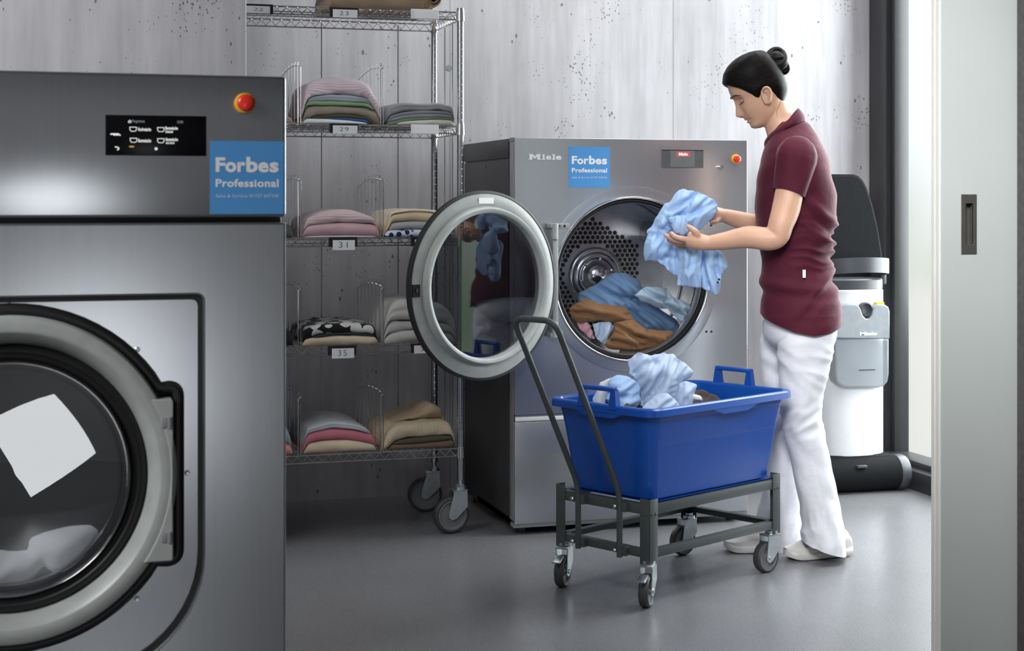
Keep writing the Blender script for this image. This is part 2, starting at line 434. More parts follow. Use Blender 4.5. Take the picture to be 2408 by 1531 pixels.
# ================================================================ washing machine, left foreground
YW = -2.887; WX0, WX1 = -2.075, -1.2365; wcx, wcz = -1.656, .7766
wm = thing('washing_machine', 'large stainless steel washing machine with round glass door, in the left foreground', 'washing machine', (wcx, -2.5, 0))
MB().box(WX0+.003, WX1-.003, YW+.03, -2.12, .02, 1.388, .004).build('cabinet', M['dryside'], wm)
MB().box(WX0, WX1, YW, YW+.03, 1.1725, 1.3959, .005, seg=3).build('control_panel', M['steel'], wm)
hole = arc(-1.547, .645, .18, -PI/2, 0, 12)+arc(-1.377, 1.041, .010, 0, PI/2, 4)+arc(-1.935, 1.041, .010, PI/2, PI, 4)+arc(-1.765, .645, .18, PI, 1.5*PI, 12)
MB().plate([[(WX0, .06), (WX1, .06), (WX1, 1.1645), (WX0, 1.1645)], hole], YW, YW+.03, .004).build('front_panel', M['steel'], wm)
def offs(pl, c, k): return [(c[0]+(x-c[0])*k, c[1]+(z-c[1])*k) for x, z in pl]
inner = [(x-.007*(1 if x > wcx else -1), z-.007*(1 if z > .76 else -1)) for x, z in hole]
MB().plate([hole, inner], YW+.006, YW+.02).build('panel_gap', M['rubber'], wm)
# door outline with the hinge bump
def bumped(r, xb, zt, zb):
    a0 = math.asin((zb-wcz)/r); a1 = math.asin((zt-wcz)/r)
    return arc(wcx, wcz, r, a1, 2*PI+a0, 60)+[(p.x, p.y) for p in fillet([(wcx+r*math.cos(a0), zb, 0), (xb, zb, 0), (xb, zt, 0), (wcx+r*math.cos(a1), zt, 0)], .018, 6)[1:-1]]
ob_ = bumped(.257, -1.4045, .9080, .6370)
MB().plate([[(x, z) for x, z in inner], bumped(.250, -1.410, .902, .643)], YW+.010, YW+.022).build('recess_plate', M['steel_dk'], wm)
MB().tube([(x, YW+.008, z) for x, z in ob_], .0095, 10, closed=True).build('rubber_surround', M['rubber'], wm, 60)
for u_, v_ in ((323, 822), (440, 1112), (322, 1408), (22, 706)):
    p = at(u_, v_, YW+.01); MB().lathe([(.0042, 0), (.0042, .001), (.0030, .0018), (.0012, .0016), (.0010, .0004), (0, .0004)], p, n=14).build('screw', M['zinc'], wm)
dr = MB().lathe([(.249, -.012), (.249, .010), (.246, .016), (.240, .0185), (.226, .0195), (.2225, .018), (.2045, -.012), (.2045, -.03)], (wcx, YW, wcz), n=96).build('door', M['doorgrey'], wm, 40)
MB().lathe([(.2065, -.03), (.2055, -.012), (.200, -.006), (.193, -.004), (.190, -.008), (.186, -.008), (.181, -.012), (.181, -.04)], (wcx, YW, wcz), n=96).build('gasket', M['rubber'], dr, 60)
dome = [(.1815*math.sin(k*PI/2/14), -.012+.010*math.cos(k*PI/2/14)) for k in range(15)]
MB().lathe(dome, (wcx, YW, wcz), n=96).build('glass', M['dometrans'], dr, 80)
MB().lathe([(.178, -.012), (.181, -.006), (.1785, 0), (.176, -.004), (.1765, -.02)], (wcx, YW, wcz), n=96).lathe([(.166, -.03), (.168, -.024), (.1655, -.020), (.163, -.024)], (wcx, YW, wcz), n=96).build('glass_rim', M['chrome'], dr, 60)
hb = arc(wcx, wcz, .239, math.asin(-.134/.239), math.asin(.1156/.239), 16)+[(-1.4165, .8922), (-1.4139, .8895), (-1.4139, .6455), (-1.4165, .6426)]
hb = [(x, z) for x, z in hb if x > -1.47]
hg = MB().plate([hb], YW-.023, YW+.012, .002).build('hinge', M['doorgrey'], dr, 30)
for zc in (.8565, .6795): MB().cyl((-1.4195, YW-.0200, zc-.0085), (-1.4195, YW-.0200, zc+.0085), .0055, 14).box(-1.432, -1.4195, YW-.0245, YW-.012, zc-.008, zc+.008, .002).build('hinge_pin', M['trimgrey'], hg)
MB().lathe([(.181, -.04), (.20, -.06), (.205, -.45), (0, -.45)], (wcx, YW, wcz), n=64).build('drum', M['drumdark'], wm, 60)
# display
ds = MB().box(-1.5146, -1.3617, YW-.0012, YW+.002, 1.2686, 1.3309, .0006).build('display', M['blackgloss'], wm)
yt = YW-.0013
def D(u, v):                       # measured places on the display
    p = at(u, v, YW); return p.x, p.z
def dtext(mb, s_, u0, u1, v0, v1, bold=.012):
    a, b = D(u0, v1), D(u1, v0); mb.text(s_, a[0], b[0], a[1], b[1], yt, bold, .0002)
g_ = MB()
dtext(g_, 'Kochwäsche', 325, 355, 300.5, 308); dtext(g_, 'Buntwäsche', 325, 355, 327, 334.5)
dtext(g_, 'Buntwäsche', 389, 418, 298, 305); dtext(g_, 'intensiv', 389, 407, 307, 312.5)
dtext(g_, 'Buntwäsche', 390, 418, 324.5, 331.5); dtext(g_, 'eco kurz', 390, 410, 333, 338.5)
def tubicon(uc, vc, w=17, h=10):
    x, z = D(uc, vc); k = .00063; a, b = w*k/2, h*k/2
    for p0, p1 in (((-a, b), (a, b)), ((-a*.95, b), (-a*.9, -b*.3)), ((-a*.9, -b*.3), (-a*.6, -b)), ((-a*.6, -b), (a*.6, -b)), ((a*.6, -b), (a*.9, -b*.3)), ((a*.9, -b*.3), (a*.95, b))):
        g_.tube([(x+p0[0], yt, z+p0[1]), (x+p1[0], yt, z+p1[1])], .00045, 5)
for u_, v_ in ((313, 304), (378, 305), (314, 330), (378, 331)): tubicon(u_, v_)
x, z = D(273, 317)
for k in range(3): g_.tube([(x+(-.006+k*.0042+.0021*math.cos(t)), yt, z+.0013*math.sin(t)) for t in np.linspace(PI, 0, 6)] + [(x-.006+k*.0042+.0042, yt, z-.001)], .0009, 5)
x, z = D(275, 349); g_.tube([(x-.003, yt, z+.002), (x, yt, z+.002), (x+.003, yt, z+.0005), (x+.002, yt, z-.002), (x, yt, z-.002)], .0008, 5)
x, z = D(305, 286); g_.tube([(x-.0018, yt, z-.0015), (x-.0018, yt, z+.0006), (x, yt, z+.0022), (x+.0018, yt, z+.0006), (x+.0018, yt, z-.0015), (x-.0018, yt, z-.0015)], .0005, 5)
x, z = D(367, 350); g_.lathe([(.0022, 0), (.0012, .0002), (.0009, 0)], (x, yt, z), n=12)
g_.build('screen_icons', M['glowwhite'], ds, 0)
g_ = MB(); dtext(g_, 'Programme', 311, 340, 282, 290, 0); g_.build('screen_caption', M['glowdim'], ds, 0)
g_ = MB(); dtext(g_, '12:00', 417, 430, 284, 290, 0); g_.build('screen_clock', M['glowdim'], ds, 0)
a, b = D(304, 346), D(315, 343.5)
MB().box(a[0], b[0], yt-.0003, yt, a[1], b[1]).build('screen_bar', M['gloworange'], ds, 0)
def estop(parent, c, r):
    b_ = MB().lathe([(r, 0), (r, .004*r/.016), (r*.92, .007*r/.016), (r*.7, .008*r/.016), (r*.7, 0)], c, n=40).build('emergency_button', M['yellow'], parent, 40)
    MB().lathe([(r*.52, 0), (r*.52, r*.6), (r*.80, r*.65), (r*.84, r*.78), (r*.80, r*.95), (r*.55, r*1.08), (0, r*1.12)], c, n=40).build('button_cap', M['red'], b_, 50)
estop(wm, at(576, 243, YW), .0165)
def sticker(parent, x0, x1, z0, z1, y, s=1):
    st_ = MB().box(x0, x1, y-.0008, y, z0, z1).build('sticker', M['stickblue'], parent, 0)
    w = x1-x0; h = z1-z0; X = lambda k: x0+k*w; Z = lambda k: z1-k*h
    t_ = MB()
    lets = [('F', .075, .205, .225, .425), ('o', .205, .355, .287, .430), ('r', .368, .480, .287, .425), ('b', .490, .645, .217, .430), ('e', .650, .795, .287, .430), ('s', .805, .930, .287, .430)]
    for ch, a, b, c, d in lets: t_.text(ch, X(a), X(b), Z(d), Z(c), y-.0009, .038, .0003)
    t_.text('Professional', X(.075), X(.93), Z(.632), Z(.520), y-.0009, .028, .0003, 1.06)
    t_.build('lettering', M['white'], st_, 0)
    MB().text('Sales & Service: 01737 647245', X(.078), X(.93), Z(.775), Z(.728), y-.0009, .012, .0003, 1.05).build('small_print', M['palewhite'], st_, 0)
sticker(wm, -1.3558, -1.2405, 1.1777, 1.2926, YW)
# ================================================================ tumble dryer
dcx, dcz = .4462, .9112
dry = thing('tumble_dryer', 'grey tumble dryer with its round door swung open, against the concrete wall', 'tumble dryer', (.4532, .35, 0))
DX = .9064; DT = 1.423
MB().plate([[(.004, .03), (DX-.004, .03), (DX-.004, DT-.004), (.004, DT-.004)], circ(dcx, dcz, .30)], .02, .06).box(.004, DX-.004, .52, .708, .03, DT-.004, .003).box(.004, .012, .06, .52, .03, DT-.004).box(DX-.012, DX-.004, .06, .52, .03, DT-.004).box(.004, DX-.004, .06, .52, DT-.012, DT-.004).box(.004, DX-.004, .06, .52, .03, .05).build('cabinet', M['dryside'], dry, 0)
sp_ = MB().box(-.002, .004, .075, .70, .06, 1.345, .001)
sp_.box(-.003, .004, .075, .706, 1.352, DT-.002, .001)
for y_, z_ in ((.10, 1.303), (.38, 1.326), (.30, 1.08), (.16, .62), (.16, .33), (.45, .45)): sp_.lathe([(.006, 0), (.006, .0012), (0, .0012)], (-.002, y_, z_), (-1, 0, 0), 12)
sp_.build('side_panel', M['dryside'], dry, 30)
MB().box(-.0015, .004, .012, .060, .05, DT-.012, .001).box(-.004, .02, .008, .058, DT-.014, DT+.001, .001).build('corner_post', M['trimgrey'], dry, 30)
MB().plate([[(0, .4325), (DX, .4325), (DX, DT), (0, DT)], circ(dcx, dcz, .2985)], 0, .022, .002).build('front_panel', M['dryfront'], dry, 30)
MB().box(0, DX, 0, .022, .040, .405, .002).box(0, DX, .012, .03, .405, .432).build('lower_panel', M['dryfront'], dry, 30)
MB().box(.003, .62, -.001, .010, .4075, .4215, .001).build('grip_strip', M['white'], dry, 30)
MB().box(-.002, DX+.002, .004, .05, .026, .040, .001).build('base_rail', M['trimgrey'], dry, 30)
for x_ in (.04, DX-.04):
    for y_ in (.06, .64): MB().cyl((x_, y_, 0), (x_, y_, .03), .02, 14).build('foot', M['black'], dry)
MB().lathe([(.338, 0), (.338, .0022), (.333, .0030), (.302, .0030)], (dcx, 0, dcz), n=128).build('pressed_ring', M['dryfront'], dry, 50)
MB().lathe([(.302, .001), (.3015, .010), (.299, .0135), (.2945, .012), (.2925, .004), (.2925, -.02)], (dcx, 0, dcz), n=128).build('opening_rim', M['chrome'], dry, 60)
MB().lathe([(.2925, -.004), (.290, .002), (.284, .002), (.2815, -.004), (.2815, -.03)], (dcx, 0, dcz), n=128).build('opening_seal', M['rubber'], dry, 60)
dm_ = MB().lathe([(.2815, -.012), (.279, -.008), (.275, -.014), (.275, -.05), (.285, -.055), (.296, -.06), (.298, -.10), (.298, -.44)], (dcx, 0, dcz), n=96).lathe([(.298, -.432), (0, -.432)], (dcx, 0, dcz), n=96)
drum = dm_.build('drum', M['drumsteel'], dry, 40)
for a_ in (.6, .6+2*PI/3, .6+4*PI/3):
    c_, s_ = math.cos(a_), math.sin(a_)
    q = lambda r, t, y: (dcx+r*c_-t*s_, y, dcz+r*s_+t*c_)
    vs = [q(.300, -.05, .10), q(.300, .05, .10), q(.245, .012, .11), q(.245, -.012, .11), q(.300, -.05, .43), q(.300, .05, .43), q(.245, .012, .43), q(.245, -.012, .43)]
    MB().add(vs, [(0, 1, 2, 3), (0, 3, 7, 4), (1, 5, 6, 2), (3, 2, 6, 7)]).build('lifter', M['drumsteel'], drum, 0)
MB().lathe([(.296, -.105), (.292, -.10), (.292, -.112), (.297, -.116)], (dcx, 0, dcz), n=96).lathe([(.297, -.24), (.293, -.236), (.293, -.25), (.297, -.254)], (dcx, 0, dcz), n=96).build('drum_seam', M['chrome'], drum, 50)
hl, hr = MB(), MB()
pit = .0205
for i in range(-14, 15):
    for j in range(-16, 17):
        x_ = (i+.5*(j & 1))*pit; z_ = j*pit*.866
        r_ = math.hypot(x_, z_)
        if r_ < .118 or max(abs(x_*math.cos(k*PI/3)+z_*math.sin(k*PI/3)) for k in range(3)) > .186: continue
        p_ = (dcx+x_, .4315, dcz+z_)
        hl.lathe([(.0072, .0012), (0, .0012)], p_, n=12)
        hr.lathe([(.0072, .0005), (.0078, .0022), (.0088, .0012), (.0094, 0)], p_, n=12)
hl.build('perforation', M['black'], drum, 0); hr.build('hole_rims', M['chrome'], drum, 60)
MB().lathe([(.112, .001), (.110, .008), (.102, .012), (.094, .010), (.090, .016), (.074, .020), (.066, .014), (.060, .014), (.054, .022), (.050, .030), (.040, .040), (.022, .047), (0, .050)], (dcx+.012, .43, dcz-.008), n=64).build('hub', M['chrome'], drum, 60)
for k in range(6):
    a_ = k*PI/3+.3; MB().lathe([(.0055, .012), (.005, .020), (0, .021)], (dcx+.012+.066*math.cos(a_), .43, dcz-.008+.066*math.sin(a_)), n=10).build('hub_bolt', M['chrome'], drum, 40)
# controls
ds2 = MB().box(.5628, .7283, -.0015, .003, 1.3181, 1.3843, .0005).build('display', M['screengrey'], dry, 0)
MB().box(.5960, .6925, -.0019, -.0014, 1.3215, 1.3815).build('screen', M['screenmid'], ds2, 0)
MB().box(.5628, .7283, -.0021, -.001, 1.3815, 1.3843).build('display_lip', M['black'], ds2, 0)
MB().box(.6215, .6720, -.0022, -.0018, 1.3590, 1.3775).build('screen_badge', M['screenred'], ds2, 0)
MB().text('Miele', .6300, .6640, 1.3635, 1.3735, -.0023, .03, .0002).build('badge_lettering', M['glowwhite'], ds2, 0)
estop(dry, at(1730, 374, 0), .0175)
MB().cyl((.7949, .0, 1.3216), (.7949, -.016, 1.3216), .0065, 16).box(.7849, .8049, -.020, -.004, 1.3196, 1.3236, .001).build('key_switch', M['chrome'], dry)
lg = MB()                                   # raised slab-serif maker's lettering
x0, x1, z0, z1 = .0516, .175, 1.3440, 1.3640
for ch, a, b, c, d in (('M', 0, .37, 0, 1.), ('i', .40, .51, 0, 1.), ('e', .53, .69, 0, .74), ('l', .715, .815, 0, 1.), ('e', .83, 1., 0, .74)):
    xa, xb = x0+(x1-x0)*a, x0+(x1-x0)*b; za, zb = z0+(z1-z0)*c, z0+(z1-z0)*d
    if ch == 'M':
        ww = xb-xa; mm = [(.07, 0), (.30, 0), (.30, .62), (.50, .12), (.70, .62), (.70, 0), (.93, 0), (.93, 1), (.70, 1), (.50, .55), (.30, 1), (.07, 1)]
        lg.plate([[(xa+ww*p_, za+(zb-za)*q_) for p_, q_ in mm]], -.0019, 0)
    else: lg.text(ch, xa+(.003 if ch in 'Mil' else 0), xb-(.003 if ch in 'Mil' else 0), za, zb, 0, .0 if ch == 'M' else .035, .0018)
    if ch in 'Mil':
        for xs in ((xa, xa+.013), (xb-.013, xb)) if ch == 'M' else ((xa, xb),):
            lg.box(xs[0], xs[1], -.0023, 0, za, za+.0030)
        if ch == 'M': lg.box(xa, xa+.008, -.0023, 0, zb-.003, zb).box(xb-.008, xb, -.0023, 0, zb-.003, zb)
        else: lg.box(xa, (xa+xb)/2, -.0023, 0, zb-(.003 if ch == 'l' else .0085), zb-(0 if ch == 'l' else .0055))
lg.build('lettering', M['white'], dry, 0)
sticker(dry, .2024, .3604, 1.2448, 1.3918, 0)
for u_, v_ in ((1661, 780), (1673, 780), (1672, 530)): MB().lathe([(.0042, 0), (.0042, .0015), (0, .0015)], at(u_, v_, 0), n=12).build('latch_hole', M['black'], dry)
# hinge
hx, hy = .135, -.05
hm = MB().box(.128, .150, -.045, 0, .725, 1.105, .004).cyl((hx, hy, 1.115), (hx, hy, 1.06), .011, 14).cyl((hx, hy, .71), (hx, hy, .765), .011, 14)
hm.box(.118, .150, -.052, -.002, 1.099, 1.116, .003).box(.14, .205, -.006, .0, 1.096, 1.116, .002).box(.118, .150, -.052, -.002, .709, .726, .003).box(.14, .18, -.006, 0, .709, .729, .002)
hgd = hm.build('hinge', M['doorgrey'], dry, 30)
for x_, z_ in ((.165, 1.106), (.185, 1.106), (.165, .718)): MB().lathe([(.0045, 0), (.0045, .002), (.002, .0025), (0, .001)], (x_, -.006, z_), n=12).build('hinge_screw', M['black'], hgd)
# open door
al = .42; E_ = Vector((-math.cos(al), -math.sin(al), 0)); Nn = Vector((math.sin(al), -math.cos(al), 0))
dc = Vector((hx, hy, .906))+E_*.326
DP = lambda a, t, z: dc+E_*a+Nn*t+Vector((0, 0, z))
od = MB().lathe([(.318, -.012), (.318, .003), (.300, .008), (.280, .009), (.2735, .006), (.2695, .012), (.2685, .026), (.264, .031), (.256, .031), (.2495, .026), (.2465, .004), (.2465, -.006)], dc, Nn, n=128)
od.lathe([(.318, -.012), (.30, -.03), (.262, -.035), (.2465, -.006)], dc, Nn, n=128)
odr = od.build('door', M['doorgrey'], dry, 40)
MB().lathe([(.317, -.016), (.325, -.014), (.3265, -.004), (.325, .004), (.317, .006), (.315, .003)], dc, Nn, n=128).build('door_rim', M['rubber'], odr, 60)
MB().lathe([(.2475, .004), (0, .004), ], dc, Nn, n=96).lathe([(0, -.002), (.2475, -.002)], dc, Nn, n=96).build('glass', M['dryglass'], odr, 0)
def onface(mb, a0, a1, t0, t1, z0, z1):
    vs = [DP(a, t, z) for a in (a0, a1) for t in (t0, t1) for z in (z0, z1)]
    return mb.add(vs, [(0,1,3,2), (4,6,7,5), (0,4,5,1), (2,3,7,6), (0,2,6,4), (1,5,7,3)])
onface(MB(), -.033, .033, .0075, .0105, .281, .301).build('label', M['white'], odr, 0)
onface(onface(MB(), .285, .314, .002, .011, -.027, .014), .292, .305, .009, .014, -.012, .002).build('latch', M['black'], odr, 0)
onface(MB(), .2985, .3005, .0135, .0145, -.011, .001).build('latch_pin', M['chrome'], odr, 0)
# ================================================================ wire shelving unit on castors
SX0, SX1, SY0, SY1 = -1.39, -.17, .1163, .519
SZ = [1.8766, 1.4657, 1.064, .6821, .3021]
su = thing('shelving_unit', 'chrome wire shelving trolley on castors beside the tumble dryer', 'shelving', ((SX0+SX1)/2, (SY0+SY1)/2, 0))
def caster(parent, loc, rotz, r, wth, brake, stem_h):
    """stem axis at loc (floor point); wheel trails along local -x"""
    R = Matrix.Translation(loc) @ Matrix.Rotation(rotz, 4, 'Z')
    off = r*.55; top = r*2+.022
    fk = MB()
    for s_ in (-1, 1):
        y0 = s_*(wth/2+.003); y1 = s_*(wth/2+.006)
        ol = [(.018, top), (.02, top-.045*r/.05), (-off+.012, r-.012), (-off-.003, r-.017), (-off-.016, r-.006), (-off-.014, r+.016), (-.034, top-.012), (-.034, top)]
        t_ = MB().plate([ol], min(y0, y1), max(y0, y1)); fk.add(t_.v, t_.f, R)
    fk.box(-.036, .020, -wth/2-.006, wth/2+.006, top-.003, top+.003, .001, R).cyl((0, 0, top), (0, 0, top+.012), .021, 20, M=R).cyl((0, 0, top+.010), (0, 0, top+.020), .015, 6, M=R)
    fk.cyl((0, 0, top+.015), (0, 0, stem_h), .009, 12, M=R)
    fk.cyl((-off, -wth/2-.010, r), (-off, wth/2+.010, r), .0065, 12, M=R)
    c_ = fk.build('caster', M['zinc'], parent, 35)
    def wl(prof): 
        m_ = MB().lathe(prof, (-off, 0, r), (0, -1, 0), 48); return MB().add(m_.v, m_.f, R)
    h = wth/2
    wl([(r*.80, h-.001), (r*.86, h+.001), (r*.96, h-.001), (r, h-.006), (r, -h+.006), (r*.96, -h+.001), (r*.86, -h-.001), (r*.80, -h+.001)]).build('tyre', M['tread'], c_, 50)
    wl([(0, h-.004), (r*.25, h-.002), (r*.28, h-.007), (r*.68, h-.007), (r*.72, h-.001), (r*.82, h-.001), (r*.82, -h+.001), (r*.72, -h+.001), (r*.68, -h+.007), (r*.28, -h+.007), (r*.25, -h+.002), (0, -h+.004)]).build('wheel', M['wheelgrey'], c_, 40)
    if brake:
        MB().box(-.075, -.030, -.014, .014, top-.012, top-.006, .002, R @ Matrix.Rotation(-.25, 4, 'Y')).box(-.045, .0, -.020, .020, top+.002, top+.006, .002, R).build('brake_pedal', M['zinc'], c_, 35)
    return c_
for x_ in (SX0, SX1):
    for y_ in (SY0, SY1):
        p_ = MB().cyl((x_, y_, .19), (x_, y_, 1.885), .0127, 16)
        k = 0
        while .32+k*.0254 < 1.87:
            p_.tube([(x_+.0131*math.cos(t), y_+.0131*math.sin(t), .32+k*.0254) for t in np.linspace(0, 2*PI, 13)[:-1]], .0006, 4, closed=True); k += 1
        p_.cyl((x_, y_, 1.885), (x_, y_, 1.892), .0135, 16)
        p_.build('post', M['post'], su, 40)
        caster(su, (x_, y_, 0), .12 if y_ < .3 else -.1, .066, .032, False, .20)
for zi, z in enumerate(SZ):
    w = MB(); d_ = .0265
    for y_ in (SY0, SY1):
        w.tube([(SX0, y_, z), (SX1, y_, z)], .0032, 6); w.tube([(SX0, y_, z-d_), (SX1, y_, z-d_)], .0032, 6)
        zz = []; n_ = 32
        for k in range(2*n_+1): zz.append((SX0+.02+(SX1-SX0-.04)*k/(2*n_), y_, z-.003 if k & 1 else z-d_+.003))
        w.tube(zz, .0019, 5)
    for x_ in (SX0, SX1):
        w.tube([(x_, SY0, z), (x_, SY1, z)], .0032, 6); w.tube([(x_, SY0+.03, z-d_), (x_, SY1-.03, z-d_)], .0032, 6)
        zz = [(x_, SY0+.02+(SY1-SY0-.04)*k/20, z-.003 if k & 1 else z-d_+.003) for k in range(21)]; w.tube(zz, .0019, 5)
    for k in range(1, 49): w.tube([(SX0+(SX1-SX0)*k/49, SY0-.001, z+.0015), (SX0+(SX1-SX0)*k/49, SY1, z+.0015)], .0016, 4)
    for y_ in (SY0+.13, SY0+.27): w.tube([(SX0, y_, z-.0025), (SX1, y_, z-.0025)], .0026, 5)
    for x_ in (SX0, SX1):
        for y_ in (SY0, SY1): w.cyl((x_, y_, z-.032), (x_, y_, z+.008), .0165, 16, .0150)
    w.build('shelf', M['wire'], su, 40)
for x_ in (-1.2, -.9, -.606, -.3107): MB().cyl((x_, SY1+.006, .29), (x_, SY1+.006, 1.87), .0028, 6).build('back_rod', M['wire'], su)
for y_ in (.2463, .3632): MB().cyl((SX1+.004, y_, .29), (SX1+.004, y_, 1.87), .0026, 6).build('side_rod', M['wire'], su)
# dividers
def divider(x_, z):
    w = MB(); y0, y1 = SY0+.012, SY1-.02; h = .205; x2 = x_-.022
    yy = np.linspace(y0, y1, 8)
    top = lambda y: z+h+.012*math.sin(PI*(y-y0)/(y1-y0))-.022*((y-y0)/(y1-y0))**2
    w.tube(smoothpath([(x_-.022*(y-y0)/(y1-y0), y, top(y)) for y in yy], 3), .0022, 6)
    for k, y in enumerate(yy):
        xx = x_-.022*(y-y0)/(y1-y0)
        w.tube([(xx, y, z-.004), (xx, y, top(y)+(.010 if 0 < k < 7 else 0)), (xx+.004, y+.004, top(y)+.013 if 0 < k < 7 else top(y))], .0012 if 0 < k < 7 else .0021, 5)
    w.tube([(x_-.009, y0, z-.004), (x_-.009, y0, top(y0)-.006), (x_, y0, top(y0))], .0021, 5)
    w.tube([(x_, y0, z+.012), (x_-.022, y1, z+.012)], .0016, 5)
    w.build('divider', M['wire'], su, 40)
for z in SZ[1:]:
    for x_ in (-.4515, -.7465, -1.05): divider(x_, z)
# ticket holders with hand-numbered cards
def holder(xc, z, num, kind):
    y = SY0-.006; w, hh = .066*.5*1.55, .0
    b = MB().box(xc-.051, xc+.051, y-.0035, y+.002, z-.030, z+.004, .001)
    hb_ = b.build('ticket_holder', M['black'] if kind != 'white' else M['white'], su, 0)
    if kind == 'low': cx0, cx1, cz0, cz1 = xc-.037, xc+.042, z-.041, z-.006
    elif kind == 'mid': cx0, cx1, cz0, cz1 = xc-.040, xc+.048, z-.0315, z-.003
    else: cx0, cx1, cz0, cz1 = xc-.042, xc+.040, z-.028, z-.003
    c_ = MB().box(cx0, cx1, y-.0045, y-.0036, cz0, cz1).build('card', M['paper'] if kind != 'white' else M['white'], hb_, 0)
    if num: MB().text(num, xc-.016 if len(num) > 1 else xc, xc+.016, cz0+.008, cz1-.006, y-.0046, -.012, .0003, 1.15).build('number', M['ink'], c_, 0)
for xc, z, num, kind in ((-.8973, SZ[0], '22', 'dark'), (-.5967, SZ[0]-.002, '23', 'mid'), (-.3037, SZ[0]+.002, '', 'white'),
                         (-.5967, SZ[1], '29', 'mid'), (-.3037, SZ[1], '', 'white'), (-.6000, SZ[2], '31', 'low'), (-.3037, SZ[2], '32', 'low'),
                         (-.6030, SZ[3], '35', 'low'), (-.3037, SZ[3], '36', 'mid')):
    holder(xc, z, num, kind)
# ================================================================ laundry cart and tub
CB = Vector((.1009, -1.055, 0)); CY = .4906
CA = Vector((math.cos(CY), math.sin(CY), 0)); CC = Vector((-math.sin(CY), math.cos(CY), 0))
MC = Matrix.Translation(CB) @ Matrix.Rotation(CY, 4, 'Z')
CL, CW, ZT, ZB = .6486, .3819, .315, .1217
ct = thing('laundry_cart', 'dark grey steel laundry cart with a tall bent push handle and four castors', 'cart', CB+CA*(CL/2)+CC*(CW/2))
t_ = .0025; fl = .038
for a in (0, CL):
    for b in (0, CW):
        sa = 1 if a == 0 else -1; sb = 1 if b == 0 else -1
        p_ = MB()
        p_.box(min(a, a+sa*fl), max(a, a+sa*fl), min(b, b+sb*t_), max(b, b+sb*t_), ZB, ZT, .0006, MC)
        p_.box(min(a, a+sa*t_), max(a, a+sa*t_), min(b, b+sb*fl), max(b, b+sb*fl), ZB, ZT, .0006, MC)
        for z in (ZT-.045,):
            for k in (.012, .028):
                q = MB().lathe([(.0042, 0), (.004, .002), (.002, .003), (0, .003)], (a+sa*k, b, z), (0, -sb, 0), 10); p_.add(q.v, q.f, MC)
                q = MB().lathe([(.0042, 0), (.004, .002), (.002, .003), (0, .003)], (a, b+sb*k, z), (-sa, 0, 0), 10); p_.add(q.v, q.f, MC)
        p_.build('leg', M['cart'], ct, 35)
for zl, zh in ((.268, .298), (.140, .164)):
    for b in (.004, CW-.004):
        s_ = 1 if b < .1 else -1
        MB().box(.004, CL-.004, b-.0013, b+.0013, zl, zh, .0005, MC).box(.004, CL-.004, min(b, b+s_*.024), max(b, b+s_*.024), zh-.0025, zh, .0005, MC).build('rail', M['cart'], ct, 35)
    for a in (.004, CL-.004):
        s_ = 1 if a < .1 else -1
        MB().box(a-.0013, a+.0013, .004, CW-.004, zl, zh, .0005, MC).box(min(a, a+s_*.024), max(a, a+s_*.024), .004, CW-.004, zh-.0025, zh, .0005, MC).build('rail', M['cart'], ct, 35)
for b in (.281, .1071):
    for z in (.153, .284):
        q = MB().lathe([(.0065, 0), (.0065, .003), (.004, .006), (0, .006)], (-.022, b+.010, z), (-1, 0, 0), 12); MB().add(q.v, q.f, MC).build('bolt', M['zinc'], ct, 35)
H_ = lambda a, b, z: MC @ Vector((a, b, z))
hp_ = [H_(-.012, .276, .132), H_(-.012, .276, .315), H_(-.028, .276, .349), H_(-.266, .276, .800), H_(-.290, .276, .850), H_(-.290, .1071, .850), H_(-.262, .1071, .797), H_(-.024, .1071, .345), H_(-.012, .1071, .322), H_(-.012, .1071, .132)]
hp_ = [H_(-.012, .276, .132), H_(-.012, .276, .326), H_(-.292, .276, .853), H_(-.292, .1071, .853), H_(-.012, .1071, .326), H_(-.012, .1071, .132)]
MB().tube(fillet(hp_, .045, 8), .0092, 14).build('push_handle', M['cart'], ct, 60)
for b in (.276, .1071):
    for z in (.152, .283): MB().box(-.014, .003, b-.024, b+.004, z-.014, z+.014, .001, MC).build('handle_bracket', M['cart'], ct, 30)
for a, b, rz, br in ((.02, .02, .95, True), (.02, CW-.02, .95, True), (CL-.02, .02, .40, False), (CL-.02, CW-.02, .30, False)):
    p_ = MC @ Vector((a, b, 0)); caster(ct, p_, rz if br else rz, .049, .028, br, ZB+.01)
# tub: lofted rounded rectangles
def rr3(a0, a1, b0, b1, r, z, n=6):
    return [MC @ Vector((x, y, z)) for x, y in rrect(a0, a1, b0, b1, r, n)]
tb = MB()
A0, A1, B0, B1 = -.0394, .6832, -.0425, .3917
def ringpt(k, z):                     # k 0 bottom .. 1 rim
    i = 1-k
    return (A0+.020+.068*i, A1-.020-.030*i-.012*i, B0+.018+.058*i, B1-.016-.028*i, .035+.02*k, z)
prof = [(0, .302, .02), (.0, .300, .0), (.02, .306, -.004), (.33, .39, 0), (.334, .3915, .0008), (.62, .47, .0008), (.624, .4715, .0016), (.88, .545, .0016), (.884, .5465, .0026), (.97, .566, .0026)]
rings = []
for k, z, g in prof:
    a0, a1, b0, b1, r, z = ringpt(k, z); rings.append(rr3(a0-g, a1+g, b0-g, b1+g, r, z))
n_ = len(rings[0]); vs = [p for r in rings for p in r]; fs = []
for i in range(len(rings)-1):
    for k in range(n_): fs.append((i*n_+k, i*n_+(k+1) % n_, (i+1)*n_+(k+1) % n_, (i+1)*n_+k))
fs.append(tuple(range(n_)))
